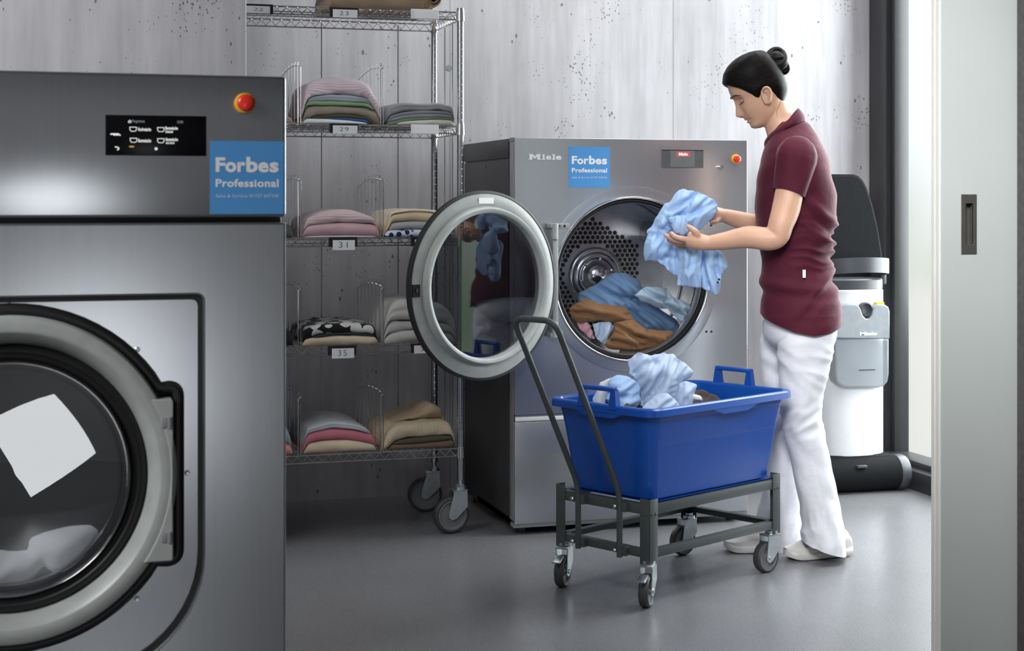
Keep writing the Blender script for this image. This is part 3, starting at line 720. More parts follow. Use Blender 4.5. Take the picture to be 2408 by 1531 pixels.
# rim roll and inner wall
rim = [(A0+.004, A1-.004, B0+.004, B1-.004, .05, .562), (A0-.001, A1+.001, B0-.001, B1+.001, .054, .563), (A0, A1, B0, B1, .054, .582), (A0+.004, A1-.004, B0+.004, B1-.004, .052, .5865), (A0+.020, A1-.020, B0+.018, B1-.018, .045, .5865), (A0+.024, A1-.024, B0+.022, B1-.022, .042, .580), (A0+.075, A1-.055, B0+.065, B1-.04, .035, .308)]
base_i = len(rings)-1
for q in rim: rings.append(rr3(*q)); vs += rings[-1]
for i in range(base_i, len(rings)-1):
    for k in range(n_): fs.append((i*n_+k, i*n_+(k+1) % n_, (i+1)*n_+(k+1) % n_, (i+1)*n_+k))
fs.append(tuple((len(rings)-1)*n_+k for k in range(n_))[::-1])
tb.add(vs, fs)
tub = thing('laundry_tub', 'blue plastic laundry tub full of washing on the laundry cart', 'tub', MC @ Vector((CL/2, CW/2, .30)))
tb.build('basin', M['tub'], tub, 14)
# skirts under the rim, stepping down where it is gripped
sk = MB()
def skirt(p0, p1, ks, nrm):
    p0, p1 = Vector(p0), Vector(p1); nrm = Vector(nrm)
    top = [p0.lerp(p1, k)+Vector((0, 0, .566)) for k, d in ks]; bot = [p0.lerp(p1, k)+Vector((0, 0, .564-d)) for k, d in ks]
    m_ = len(ks); V = [MC @ q for q in top+bot]+[MC @ (q+nrm*.004) for q in top+bot]
    F = []
    for i in range(m_-1):
        F += [(i, i+1, m_+i+1, m_+i), (2*m_+i, 3*m_+i, 3*m_+i+1, 2*m_+i+1), (m_+i, m_+i+1, 3*m_+i+1, 3*m_+i)]
    sk.add(V, F)
kl = [(.08, 0), (.14, .001), (.27, .002), (.36, .016), (.62, .016), (.72, .002), (.86, .001), (.92, 0)]
kl2 = [(.06, 0), (.30, .001), (.40, .003), (.475, .019), (.64, .019), (.71, .003), (.78, .001), (.94, 0)]
skirt((A0+.001, B0, 0), (A0+.001, B1, 0), kl, (1, 0, 0)); skirt((A1-.001, B0, 0), (A1-.001, B1, 0), kl, (-1, 0, 0))
skirt((A0, B0+.001, 0), (A1, B0+.001, 0), kl2, (0, 1, 0)); skirt((A0, B1-.001, 0), (A1, B1-.001, 0), kl2, (0, -1, 0))
sk.build('rim_skirt', M['tub'], tub, 30)
def tubhandle(a, b0, b1):
    h = MB(); s_ = 1 if a > .3 else -1
    for b, q in ((b0, 1), (b1, -1)):
        V = [(a-.011, b-q*.006, .575), (a+.011, b-q*.006, .575), (a+.011, b+q*.026, .575), (a-.011, b+q*.026, .575), (a-.008, b+q*.002, .638), (a+.008, b+q*.002, .638), (a+.008, b+q*.018, .638), (a-.008, b+q*.018, .638)]
        h.add(V, [(0,1,2,3), (4,7,6,5), (0,4,5,1), (1,5,6,2), (2,6,7,3), (3,7,4,0)], MC)
    h.box(a-.011, a+.011, b0+.001, b1-.001, .627, .641, .005, MC)
    h.build('handle', M['tub'], tub, 35)
tubhandle(A0+.006, .0985, .2450); tubhandle(A1-.008, .1317, .2822)
# ================================================================ upright floor cleaning machine in the far right corner
M['mwhite'] = plain('white body', (.74, .76, .79, 1), .22, var=.02, coat=.4)
M['mblack'] = plain('matt black shell', (.010, .011, .012, 1), .75, spec=.08)
M['mgrey'] = plain('slate handle', (.055, .06, .07, 1), .38)
mt, nt_, bs_ = newmat('smoked tank'); M['tank'] = mt
bs_.inputs['Base Color'].default_value = (.40, .44, .48, 1); bs_.inputs['Roughness'].default_value = .28; bs_.inputs['Alpha'].default_value = .66
n_ = tex_noise(nt_, mapping(nt_, (1, 1, 1)), 5, 2); nt_.links.new(ramp(nt_, n_, [(.3, (.22, .25, .28, 1)), (.7, (.29, .32, .35, 1))]), bs_.inputs['Base Color'])
YM = .45
mX = lambda u: at(u, 800, YM).x
mZ = lambda v: at(2028, v, YM).z
mxc = mX(2009); mr_ = mX(2093)-mxc
fm = thing('floor_cleaning_machine', 'white and black upright floor cleaning machine behind the person in the window corner', 'floor cleaner', (mxc, .52, 0))
def eprism(rx, ry, y, z0, z1, x=None, n=40, e=.8, bev=.006):
    x = mxc if x is None else x
    r_ = []
    for k_, z_ in ((1-bev/rx, z0), (1, z0+bev), (1, z1-bev), (1-bev/rx, z1)):
        r_.append([(x+rx*k_*math.copysign(abs(math.cos(t))**e, math.cos(t)), y+ry*k_*math.copysign(abs(math.sin(t))**e, math.sin(t)), z_) for t in np.linspace(0, 2*PI, n+1)[:-1]])
    V = [p for r in r_ for p in r]; F = []
    for i in range(3):
        for k in range(n): F.append((i*n+k, i*n+(k+1) % n, (i+1)*n+(k+1) % n, (i+1)*n+k))
    F += [tuple(range(n))[::-1], tuple(3*n+k for k in range(n))]
    return MB().add(V, F)
zb0, zt0 = mZ(1071), mZ(680)
eprism(mr_, .15, .56, zb0, zt0).build('body', M['mwhite'], fm)
eprism(mr_*.985, .146, .56, zt0-.004, mZ(655)).build('collar', M['mgrey'], fm)
def sil(pts): return [(at(u, v, .62).x, at(u, v, .62).z) for u, v in pts]
rt = [(2070, 690), (2071, 640), (2066, 590), (2056, 530), (2044, 480), (2031, 441), (2022, 424), (2012, 414), (2000, 410)]
lf_ = [(2*1972-u, v) for u, v in rt[::-1]]
MB().plate([sil(rt+lf_)], .585, .66, .012).build('backrest', M['mblack'], fm, 40)
hz0_, hz1_ = mZ(638), mZ(603)
hm_ = MB(); V = []; F = []
tt = np.linspace(-.08, PI+.08, 33)
for t in tt:
    c, s = math.cos(t), math.sin(t); rx, ry = mr_*1.035, .185
    for r_, z_ in ((1, hz0_), (1, hz1_), (.93, hz1_), (.93, hz0_)):
        V.append((mxc+rx*r_*c, .52-ry*r_*s, z_-.022*(1-s)))
for i in range(32):
    for k in range(4): F.append((i*4+k, i*4+(k+1) % 4, (i+1)*4+(k+1) % 4, (i+1)*4+k))
F += [(0, 1, 2, 3), (128, 129, 130, 131)]
hm_.add(V, F)
for sx in (-1, 1): hm_.box(mxc+sx*mr_*1.0-.014, mxc+sx*mr_*1.0+.014, .50, .60, mZ(672), hz1_-.014, .006)
hm_.build('handle', M['mgrey'], fm, 40)
# water tank with its cover
yt_ = .385
tk = [(at(u, v, yt_).x, at(u, v, yt_).z) for u, v in ((1964, 795), (2092, 795), (2092, 880), (2089, 898), (2080, 909), (2066, 913), (1992, 913), (1977, 909), (1967, 898), (1964, 880))]
tank = MB().plate([tk], yt_, .46, .010).build('water_tank', M['tank'], fm, 40)
iz = lambda u, v: (at(u, v, yt_).x, at(u, v, yt_).z)
a, b = iz(1993, 885), iz(2058, 800)
MB().box(a[0], b[0], .43, .47, a[1], b[1], .01).build('tank_core', M['mgrey'], tank, 30)
a, b = iz(2020, 872), iz(2058, 868)
MB().box(a[0], b[0], yt_-.001, yt_+.004, a[1], b[1], .0004).build('level_mark', M['ink'], tank, 0)
cv = [iz(u, v) for u, v in ((1965, 796), (1964, 730), (1967, 720), (1975, 716), (2012, 715), (2019, 718), (2024, 728), (2029, 742), (2036, 749), (2044, 749), (2050, 741), (2054, 726), (2060, 718), (2068, 716), (2080, 716), (2089, 722), (2092, 732), (2092, 796))]
M['cover'] = plain('grey cover', (.27, .295, .32, 1), .32)
cvr = MB().plate([cv], yt_-.004, .46, .006).build('tank_cover', M['cover'], fm, 40)
a, b = iz(2021, 789), iz(2061, 780)
MB().text('Miele', a[0], b[0], a[1], b[1], yt_-.0045, .045, .0006).build('lettering', M['white'], cvr, 0)
p = iz(2039, 728)
MB().lathe([(.029, -.02), (.029, .012), (.024, .014), (.020, .004), (0, .002)], (p[0], .40, p[1]), n=32).build('filler_cap', M['mgrey'], fm, 40)
a, b = iz(2066, 718), iz(2084, 711)
MB().box(a[0], b[0], .40, .42, a[1], b[1], .001).build('latch', M['yellow'], fm, 0)
# roller head
rz_ = mZ(1113); rx0, rx1 = mX(1905), mX(2118)
MB().cyl((rx0, .42, .073), (mX(2094), .42, .073), .071, 40).box(rx0, mX(2092), .40, .62, .03, .150, .02).build('roller_head', M['mblack'], fm, 40)
MB().lathe([(0, -.004), (.066, -.004), (.072, .0), (.073, .03), (.067, .044), (.04, .048), (0, .048)], (mX(2094), .42, .073), (1, 0, 0), 40).build('end_cap', M['mgrey'], fm, 40)
q = at(2028, 1098, .35)
MB().box(q.x-.022, q.x+.022, .345, .365, q.z-.006, q.z+.006, .004).build('head_latch', M['mgrey'], fm, 40)
# ================================================================ folded washing on the shelves
def fabric(name, col, rib=0, ribdir='yz', rough=.85, pattern=None, crush=0):
    m, nt, bs = newmat(name); bs.inputs['Roughness'].default_value = rough; bs.inputs['Specular IOR Level'].default_value = .15
    bs.inputs['Sheen Weight'].default_value = .12; bs.inputs['Sheen Roughness'].default_value = .5
    g = mapping(nt, (1, 1, 1)); n = tex_noise(nt, g, 260, 2); n2 = tex_noise(nt, g, 9, 3)
    c = ramp(nt, n2, [(.3, tuple(x*.88 for x in col[:3])+(1,)), (.7, tuple(min(1, x*1.06) for x in col[:3])+(1,))])
    h = n
    if rib:
        sx = N(nt, 'ShaderNodeSeparateXYZ'); nt.links.new(g, sx.inputs[0])
        s_ = math_(nt, 'ADD', sx.outputs['Y'], sx.outputs['Z']) if ribdir == 'yz' else math_(nt, 'MULTIPLY_ADD', n2, .01, sx.outputs['X'])
        w = math_(nt, 'SINE', math_(nt, 'MULTIPLY', s_, rib)); w = math_(nt, 'MULTIPLY_ADD', w, .5, .5)
        h = math_(nt, 'MULTIPLY_ADD', n, .15, w)
        c = mixc(nt, math_(nt, 'MULTIPLY', math_(nt, 'SUBTRACT', 1, w), .45), c, tuple(x*.45 for x in col[:3])+(1,))
    if pattern == 'dots':
        v = N(nt, 'ShaderNodeTexVoronoi'); v.inputs['Scale'].default_value = 42; nt.links.new(g, v.inputs['Vector'])
        c = mixc(nt, math_(nt, 'LESS_THAN', v.outputs['Distance'], .42), c, (.012, .028, .09, 1))
    if pattern == 'blobs':
        v = N(nt, 'ShaderNodeTexVoronoi'); v.inputs['Scale'].default_value = 21; v.inputs['Randomness'].default_value = .8; nt.links.new(g, v.inputs['Vector'])
        d = math_(nt, 'ADD', v.outputs['Distance'], math_(nt, 'MULTIPLY_ADD', tex_noise(nt, g, 30, 2), .3, -.15))
        c = mixc(nt, math_(nt, 'LESS_THAN', d, .46), c, (.52, .52, .52, 1))
    if pattern == 'tweed':
        c = mixc(nt, ramp(nt, tex_noise(nt, g, 420, 3), [(.4, 0.), (.6, 1.)]), c, tuple(x*.3 for x in col[:3])+(1,))
    nt.links.new(c, bs.inputs['Base Color'])
    if crush:
        cn = tex_noise(nt, mapping(nt, (30, 30, 22)), 1, 3, .55); rg = math_(nt, 'ABSOLUTE', math_(nt, 'SUBTRACT', cn, .5)); h = math_(nt, 'MULTIPLY_ADD', n, .06, math_(nt, 'MULTIPLY', rg, 3))
    bump(nt, bs, h, crush or (.5 if rib else .25), .005 if crush else .002 if rib else .0012)
    return m
FAB = {}
def fab(key, col, **k):
    if key not in FAB: FAB[key] = fabric(key, col, **k)
    return FAB[key]
YF, YB = SY0+.012, SY1-.045
def foldmesh(xs, zb, zt, yf, yb, seed, folds=1, wob=.004, sag=0):
    """a folded garment: rounded front fold(s) over the shelf edge, flat top, closed ends"""
    V = []; F = []; m1 = 15; mt_ = 8
    nx = len(xs)
    for i, x in enumerate(xs):
        h = max((zt[i]-zb[i])/2, .0006); zc = (zt[i]+zb[i])/2; b = min(h*1.15, .030)
        endk = min(i, nx-1-i); pull = .010*max(0, 1-endk/4)**2
        ring = []
        for k in range(m1+1):                        # front, bottom to top
            th = -PI/2+PI*k/m1; s = math.sin(th)
            y = yf+pull+b*(1-math.cos(th)**.8 if abs(th) < PI/2-1e-6 else 1)
            if folds > 1:
                for j in range(1, folds):
                    s0 = -1+2*j/folds; y += .011*math.exp(-((s-s0)/.09)**2)
            ring.append((y, zc+h*s))
        for k in range(1, mt_): ring.append((yf+pull+b+(yb-yf-2*b-pull)*k/mt_, zt[i]))
        for k in range(7):
            th = PI/2-PI*k/6; ring.append((yb-b+b*math.cos(th), zc+h*math.sin(th)))
        for k in range(1, 4): ring.append((yb-b-(yb-yf-2*b-pull)*k/4, zb[i]))
        for (y, z) in ring:
            nv = Vector((x*9+seed*3.7, y*9, z*14+seed)); a_ = noise.noise(nv); b_ = noise.noise(nv*2.6+Vector((5, 1, 2)))
            k_ = min(1, h/.012)
            V.append((x+wob*.5*b_, y+wob*1.3*a_*k_+wob*.5*b_, z+wob*k_*(.5*b_+.35*noise.noise(nv*1.4+Vector((9, 9, 1))))))
    m = len(V)//nx
    for i in range(nx-1):
        for k in range(m): F.append((i*m+k, i*m+(k+1) % m, (i+1)*m+(k+1) % m, (i+1)*m+k))
    F += [tuple(range(m))[::-1], tuple((nx-1)*m+k for k in range(m))]
    return V, F
class Pile:
    def __init__(s, x0, x1, z):
        s.n = 121; s.X = np.linspace(x0-.03, x1+.03, s.n); s.H = np.full(s.n, z)
    def layer(s, name, mat, label, cat, tl, tm, tr, xl, xr, group, seed, folds=1, yf=0., yb=0., wob=.004, mb=None, edge=.018, kinks=()):
        K = np.ones(15)/15; Hs = np.convolve(np.pad(s.H, 7, mode='edge'), K, 'valid'); base = np.maximum(s.H, Hs)
        q = (s.X-xl)/(xr-xl); t = tl*(1-q)*(1-2*q)+tm*4*q*(1-q)+tr*q*(2*q-1)
        e = np.clip(np.minimum(s.X-xl, xr-s.X)/edge, 0, 1); t = np.maximum(t, .0015)*np.sqrt(1-(1-e)**2)
        for (c, w, a) in kinks: t = t+a*np.exp(-((s.X-c)/w)**2)*(e > 0)
        xs = np.concatenate([[xl], np.linspace(xl+.002, xl+.02, 4), np.linspace(xl+.03, xr-.03, 40), np.linspace(xr-.02, xr-.002, 4), [xr]])
        zb = np.interp(xs, s.X, base); tt_ = np.interp(xs, s.X, t)
        V, Fc = foldmesh(xs, zb, zb+tt_, YF+yf, YB+yb, seed, folds, wob)
        s.H = np.where((s.X >= xl) & (s.X <= xr), base+t, s.H)
        if mb is not None: mb.add(V, Fc); return mb
        m_ = MB().add(V, Fc); group = group or G1
        return solo(m_, name, mat, label, cat, group, 70)
G1 = 'folded washing on the wire shelves'
c_ = lambda r, g, b: (*[min(.9, lin(x)) for x in (r, g, b)], 1)
zs = [z+.0035 for z in SZ]
# second tier, left bay
p = Pile(-.745, -.455, zs[1]); gl = 'pile of folded washing below the lilac jumper'
p.layer('folded_shirt', fab('white cotton', c_(226, 230, 238)), 'white folded cotton at the bottom of the tall pile above ticket 29', 'folded clothes', .016, .016, .004, -.738, -.505, gl, 1, wob=.003)
p.layer('folded_shirt', fab('blue cotton', c_(62, 92, 142)), 'blue folded cloth above the white one in the tall pile', 'folded clothes', .003, .008, .012, -.66, -.495, gl, 2, wob=.003)
p.layer('folded_trousers', fab('dark olive', c_(78, 75, 62)), 'dark olive folded cloth under the thick taupe jumper', 'folded clothes', .006, .013, .005, -.71, -.48, gl, 3, wob=.003)
p.layer('folded_jumper', fab('taupe', c_(150, 140, 126)), 'thick taupe folded jumper in the middle of the tall pile', 'folded clothes', .052, .030, .050, -.737, -.462, gl, 4)
p.layer('folded_shirt', fab('leaf green', c_(128, 160, 118)), 'leaf green folded cloth on the taupe jumper', 'folded clothes', .012, .014, .010, -.733, -.485, gl, 5, yf=-.006, wob=.005)
p.layer('folded_shirt', fab('blue grey', c_(156, 160, 172)), 'blue grey folded shirt under the lilac ribbed jumper', 'folded clothes', .010, .026, .014, -.726, -.492, gl, 6, folds=2)
p.layer('folded_jumper', fab('lilac rib', c_(222, 204, 212), rib=620), 'lilac pink ribbed jumper draped on top of the tall pile', 'folded clothes', .052, .062, .050, -.742, -.458, gl, 7, yf=-.002, wob=.007)
# second tier, right bay
p = Pile(-.445, -.185, zs[1]); g2 = 'low grey pile of folded washing'
p.layer('folded_shirt', fab('cream', c_(216, 214, 205)), 'cream folded cloth at the bottom of the low grey pile', 'folded clothes', .006, .020, .020, -.405, -.187, g2, 11, wob=.003)
p.layer('folded_shirt', fab('sage green', c_(118, 140, 112)), 'sage green folded cloth above the cream one', 'folded clothes', .012, .008, .006, -.437, -.187, g2, 12, wob=.003)
p.layer('folded_shirt', fab('steel grey', c_(140, 144, 152)), 'steel grey folded shirt directly on the sage green cloth', 'folded clothes', .012, .013, .010, -.432, -.188, g2, 13, wob=.004)
p.layer('folded_shirt', fab('violet grey', c_(142, 142, 150)), 'violet grey folded shirt under the topmost grey jumper', 'folded clothes', .008, .012, .012, -.438, -.19, g2, 14, wob=.004)
p.layer('folded_jumper', fab('stone grey', c_(150, 152, 153)), 'stone grey jumper on top of the low pile next to the post', 'folded clothes', .044, .028, .022, -.442, -.186, g2, 15, folds=2, wob=.008)
# second tier, behind the washing machine edge
p = Pile(-.98, -.765, zs[1])
p.layer('folded_towel', fab('pale beige', c_(205, 185, 168)), 'pale beige folded towel just right of the washing machine edge', 'folded clothes', .03, .032, .02, -.97, -.772, None, 21, folds=2)
p.layer('folded_shirt', fab('bottle green', c_(78, 96, 84)), 'bottle green folded cloth behind the left divider, second tier', 'folded clothes', .06, .07, .05, -.97, -.78, None, 22, yf=.12, wob=.008)
p.layer('folded_jumper', fab('plum', c_(150, 120, 132)), 'plum folded cloth topmost behind the left divider', 'folded clothes', .03, .03, .02, -.97, -.79, None, 23, yf=.12, wob=.008)
# third tier, left bay
p = Pile(-.745, -.455, zs[2]); g3 = 'pink pile above ticket 31'
p.layer('folded_shirt', fab('off white', c_(208, 206, 208)), 'thin off-white cloth at the bottom of the pink pile', 'folded clothes', .004, .006, .004, -.735, -.475, g3, 31, wob=.002)
p.layer('folded_jumper', fab('dusty pink', c_(198, 164, 172)), 'dusty pink folded jumper in the pile above ticket 31', 'folded clothes', .034, .046, .040, -.738, -.462, g3, 32)
p.layer('folded_jumper', fab('powder pink rib', c_(224, 200, 204), rib=560), 'powder pink ribbed jumper on top of the dusty pink one', 'folded clothes', .022, .046, .018, -.734, -.476, g3, 33, wob=.005)
# third tier, right bay
p = Pile(-.445, -.185, zs[2]); g4 = 'beige pile partly behind the dryer door'
p.layer('folded_towel', fab('navy dots', c_(205, 212, 226), pattern='dots'), 'white cloth with navy blue dots at the bottom behind the dryer door', 'folded clothes', .022, .026, .02, -.445, -.187, g4, 41, yf=-.006, wob=.006)
p.layer('folded_shirt', fab('pearl grey', c_(166, 168, 170)), 'pearl grey folded cloth on the dotted one', 'folded clothes', .026, .030, .022, -.43, -.19, g4, 42)
p.layer('folded_jumper', fab('camel', c_(212, 190, 162)), 'camel folded jumper under a cream one behind the dryer door', 'folded clothes', .028, .034, .024, -.443, -.187, g4, 43)
p.layer('folded_scarf', fab('cream wool', c_(230, 216, 196)), 'cream folded scarf on top of the camel jumper', 'folded clothes', .007, .010, .008, -.437, -.187, g4, 44)
p = Pile(-.98, -.765, zs[2])
p.layer('folded_shirt', fab('grey green', c_(88, 98, 92)), 'grey green folded cloth just right of the washing machine, third tier', 'folded clothes', .06, .06, .04, -.97, -.772, None, 45, wob=.008)
# fourth tier, left bay
p = Pile(-.745, -.455, zs[3]); g5 = 'patterned pile above ticket 35'
p.layer('folded_trousers', fab('sand', c_(196, 180, 158)), 'sand coloured folded trousers under the black and white cloth', 'folded clothes', .022, .036, .024, -.738, -.470, g5, 51, wob=.009)
p.layer('folded_shirt', fab('charcoal lining', c_(52, 52, 54)), 'charcoal folded lining between sand trousers and patterned cloth', 'folded clothes', .004, .008, .006, -.70, -.48, g5, 52)
p.layer('folded_dress', fab('black blobs', c_(26, 26, 28), pattern='blobs'), 'black cloth with large white blotches above ticket 35', 'folded clothes', .040, .034, .034, -.738, -.472, g5, 53, wob=.008)
# fourth tier, right bay: thick duvet in three folds, one thing
p = Pile(-.452, -.185, zs[3]); mbq = MB()
p.layer('q', None, '', '', .030, .048, .030, -.452, -.182, None, 61, mb=mbq, edge=.03, wob=.008)
p.layer('q', None, '', '', .055, .030, .035, -.452, -.180, None, 62, mb=mbq, edge=.05, wob=.010, yf=-.004)
p.layer('q', None, '', '', .060, .075, .055, -.450, -.182, None, 63, mb=mbq, edge=.06, wob=.010, folds=2, yf=-.008)
solo(mbq, 'folded_duvet', fab('duvet grey', c_(176, 174, 172)), 'thick grey folded duvet beside ticket 36, seen through the dryer door', 'duvet', None, 80)
p = Pile(-.98, -.765, zs[3])
p.layer('folded_shirt', fab('near black', c_(44, 44, 46)), 'near black folded cloth just right of the washing machine, fourth tier', 'folded clothes', .06, .06, .06, -.97, -.772, None, 64, wob=.01)
# bottom tier
p = Pile(-.745, -.455, zs[4]); g6 = 'rose pile on the bottom shelf'
p.layer('folded_jumper', fab('oatmeal', c_(206, 188, 164)), 'oatmeal folded jumper at the bottom of the rose pile', 'folded clothes', .034, .044, .020, -.733, -.475, g6, 71)
p.layer('folded_jumper', fab('rose', c_(190, 112, 128)), 'rose pink folded jumper on the bottom shelf', 'folded clothes', .030, .040, .030, -.739, -.474, g6, 72)
p.layer('folded_shirt', fab('silver grey', c_(180, 184, 190)), 'silver grey folded shirt on top of the rose jumper', 'folded clothes', .020, .022, .014, -.736, -.496, g6, 73, folds=2, wob=.005)
p = Pile(-.445, -.185, zs[4]); g7 = 'ribbed beige pile on the bottom shelf'
p.layer('folded_trousers', fab('brown', c_(118, 98, 80)), 'brown folded trousers lowest under the ribbed beige jumper', 'folded clothes', .020, .018, .030, -.430, -.186, g7, 74, wob=.004)
p.layer('folded_shirt', fab('dark khaki', c_(84, 80, 66)), 'dark khaki folded cloth just under the ribbed beige jumper', 'folded clothes', .008, .024, .010, -.415, -.19, g7, 75, wob=.004)
p.layer('folded_jumper', fab('beige rib', c_(212, 194, 166), rib=1150, ribdir='x'), 'beige ribbed jumper on top of the bottom right pile', 'folded clothes', .060, .050, .050, -.455, -.187, g7, 76, wob=.009, edge=.03)
p.layer('folded_jumper', fab('beige knit', c_(176, 156, 130)), 'darker beige knit crumpled behind the ribbed jumper', 'folded clothes', .004, .022, .03, -.40, -.2, None, 77, yf=.10, yb=-.02, wob=.016, kinks=((-.25, .035, .03),))
p = Pile(-.98, -.765, zs[4])
p.layer('folded_towel', fab('coral', c_(228, 150, 138)), 'coral folded towel just right of the washing machine on the bottom shelf', 'folded clothes', .04, .05, .035, -.97, -.772, None, 81, wob=.008)
p.layer('folded_towel', fab('teal grey', c_(150, 176, 172)), 'pale teal folded towel on the coral one', 'folded clothes', .07, .08, .06, -.97, -.776, None, 82, wob=.008, edge=.04)
# blanket with a rolled end on the top shelf
bl = MB(); p = Pile(-.64, -.25, zs[0])
p.layer('q', None, '', '', .06, .06, .055, -.648, -.268, None, 91, mb=bl, edge=.03, wob=.006)
p.layer('q', None, '', '', .05, .06, .05, -.640, -.28, None, 92, mb=bl, edge=.04, wob=.006, yf=-.008)
for (xc, zc, r0, n_, tw) in ((-.268, zs[0]+.045, .030, 2.1, .012), (-.296, zs[0]+.020, .020, 1.2, .011)):
    tt = np.linspace(0, n_*2*PI, 50); V = []; F = []
    for t in tt:
        r = r0*(.25+.75*t/tt[-1])
        for y_, k in ((YF-.008, 1), (YF-.004, 0), (YB, 0), (YB, 1)):
            rr_ = r-(tw*.45 if k == 0 and y_ > YF-.006 and y_ < YF else 0)
            V.append((xc+rr_*math.cos(t), y_ if k or y_ > YF else y_, zc+rr_*math.sin(t)))
    # thick spiral ribbon
    V = []; 
    for t in tt:
        r = r0*(.25+.75*t/tt[-1])
        for rr_, y_ in ((r+tw/2*.7, YF+.002), (r, YF-.006), (r-tw/2*.7, YF+.002), (r-tw/2*.7, YB), (r+tw/2*.7, YB)):
            V.append((xc+rr_*math.cos(t), y_, zc+rr_*math.sin(t)))
    for i in range(len(tt)-1):
        for k in range(5): F.append((i*5+k, i*5+(k+1) % 5, (i+1)*5+(k+1) % 5, (i+1)*5+k))
    F += [tuple(range(5)), tuple((len(tt)-1)*5+k for k in range(5))]
    bl.add(V, F)
solo(bl, 'folded_blanket', fab('mocha', c_(150, 128, 108)), 'brown folded blanket with a rolled end on the top shelf', 'blanket', None, 70)
# ================================================================ loose washing
from mathutils.geometry import delaunay_2d_cdt
class Pl:
    """an upright plane facing phi in the room, used to measure loose cloth"""
    def __init__(s, u, dist, phi=None):
        s.o = cam.location+(F0*((u-1204)/3700)+F1)*dist; s.o.z = 0
        s.phi = YAW+math.atan((u-1204)/3700) if phi is None else phi
        s.e1 = Vector((math.cos(s.phi), -math.sin(s.phi), 0)); s.e2 = Vector((math.sin(s.phi), math.cos(s.phi), 0))
    def px(s, u, v, b=0):
        r = F0*((u-1204)/3700)+F1+Vector((0, 0, -(v-470)/3700))
        t = ((s.o+s.e2*b-cam.location).dot(s.e2))/r.dot(s.e2)
        p = cam.location+r*t-s.o
        return (p.dot(s.e1), p.z)
    def w(s, a, b, z): return s.o+s.e1*a+s.e2*b+Vector((0, 0, z))
def seg_dist(P, a, b):
    a, b = np.array(a), np.array(b); d = b-a; t = np.clip(((P-a)@d)/max(d@d, 1e-12), 0, 1)
    return np.hypot(*(P-(a+t[:, None]*d)).T)
def crumple(mb, pl, outline, b0, thick, ang=60, amp=.012, freq=11, creases=(), seed=0, h=.0055, R=.022, back=.6, lean=0, wob=.006, ex=(1.10, 1.62), its=380):
    """crumpled cloth: an outline with real thickness, folded on both faces"""
    O = np.array([pl.px(u, v, b0) for u, v in outline])
    # soften and resample the outline
    n = len(O); pts = []
    for i in range(n):
        a, b = O[i], O[(i+1) % n]; k = max(1, int(np.hypot(*(b-a))/h))
        for j in range(k): pts.append(a+(b-a)*j/k)
    B = np.array(pts)
    for _ in range(1): B = .5*B+.25*(np.roll(B, 1, 0)+np.roll(B, -1, 0))
    jit = np.array([[noise.noise(Vector((p[0]*28, p[1]*28, seed+3))), noise.noise(Vector((p[0]*28, p[1]*28, seed+8)))] for p in B]); B = B+jit*wob
    lo, hi = B.min(0), B.max(0)
    gx, gy = np.meshgrid(np.arange(lo[0], hi[0], h), np.arange(lo[1], hi[1], h*.87)); gx[1::2] += h/2
    P = np.stack([gx.ravel(), gy.ravel()], 1)
    def bdist(P):
        D = np.full(len(P), 9.)
        for i in range(len(B)): D = np.minimum(D, seg_dist(P, B[i], B[(i+1) % len(B)]))
        return D
    def inside(P):
        c = np.zeros(len(P), bool)
        for i in range(len(B)):
            a, b = B[i], B[(i+1) % len(B)]
            k = ((a[1] > P[:, 1]) != (b[1] > P[:, 1])); x = a[0]+(P[:, 1]-a[1])/(b[1]-a[1]+1e-12)*(b[0]-a[0]); c ^= k & (P[:, 0] < x)
        return c
    P = P[inside(P)]; D = bdist(P); P = P[D > h*.6]
    nb = len(B); A = np.concatenate([B, P])
    res = delaunay_2d_cdt([Vector(p) for p in A], [(i, (i+1) % nb) for i in range(nb)], [], 1, 1e-6)
    V2 = np.array([tuple(v) for v in res[0]]); T = [tuple(f) for f in res[2]]
    D = bdist(V2); D[[i for i, o_ in enumerate(res[3]) if o_ and min(o_) < nb]] = 0
    prof = np.sqrt(np.clip(1-(1-np.clip(D/R, 0, 1))**2, 0, 1)); soft = np.clip(D/.010, 0, 1); amp = amp*1.5
    ca, sa = math.cos(math.radians(ang)), math.sin(math.radians(ang))
    disp = np.zeros(len(V2)); dback = np.zeros(len(V2))
    for i, (x, z) in enumerate(V2):
        wx = .06*noise.noise(Vector((x*5, z*5, seed))); wz = .06*noise.noise(Vector((x*5, z*5, seed+20)))
        p, q = (x+wx)*ca+(z+wz)*sa, -(x+wx)*sa+(z+wz)*ca
        v1 = noise.voronoi(Vector((p*freq*.55, q*freq*1.15, seed+40.3)))[0]; v2 = noise.voronoi(Vector((p*freq*1.5, q*freq*2.6, seed+60.7)))[0]
        r1 = v1[0]*3.2-1.4; r2 = v2[0]*3.2-1.4; r3 = 1-abs(noise.noise(Vector((p*freq*.5, q*freq*2.0, seed+11))))*3
        ls = noise.noise(Vector((x*6, z*6, seed+80)))
        nz_ = noise.noise(Vector((p*4, q*4, seed+5))); tw_ = []
        for (pa, qa, fq, k_) in ((p, q, freq*.62, 1.), (p*.62+q*.78, -p*.78+q*.62, freq*1.05, 2.)):
            ph = qa*fq+1.1*noise.noise(Vector((pa*5, qa*5, seed+k_*13)))+.35*noise.noise(Vector((pa*14, qa*14, seed+k_*17)))
            tw_.append(math.asin(.94*math.sin(2*PI*ph))/1.22*max(0, .35+1.1*noise.noise(Vector((pa*6, qa*6, seed+k_*29)))))
        disp[i] = amp*(1.15*tw_[0]+.75*tw_[1]+.30*r1+.16*r2+1.0*ls); dback[i] = amp*(.8*tw_[0]+ls)
    cf = np.zeros(len(V2))
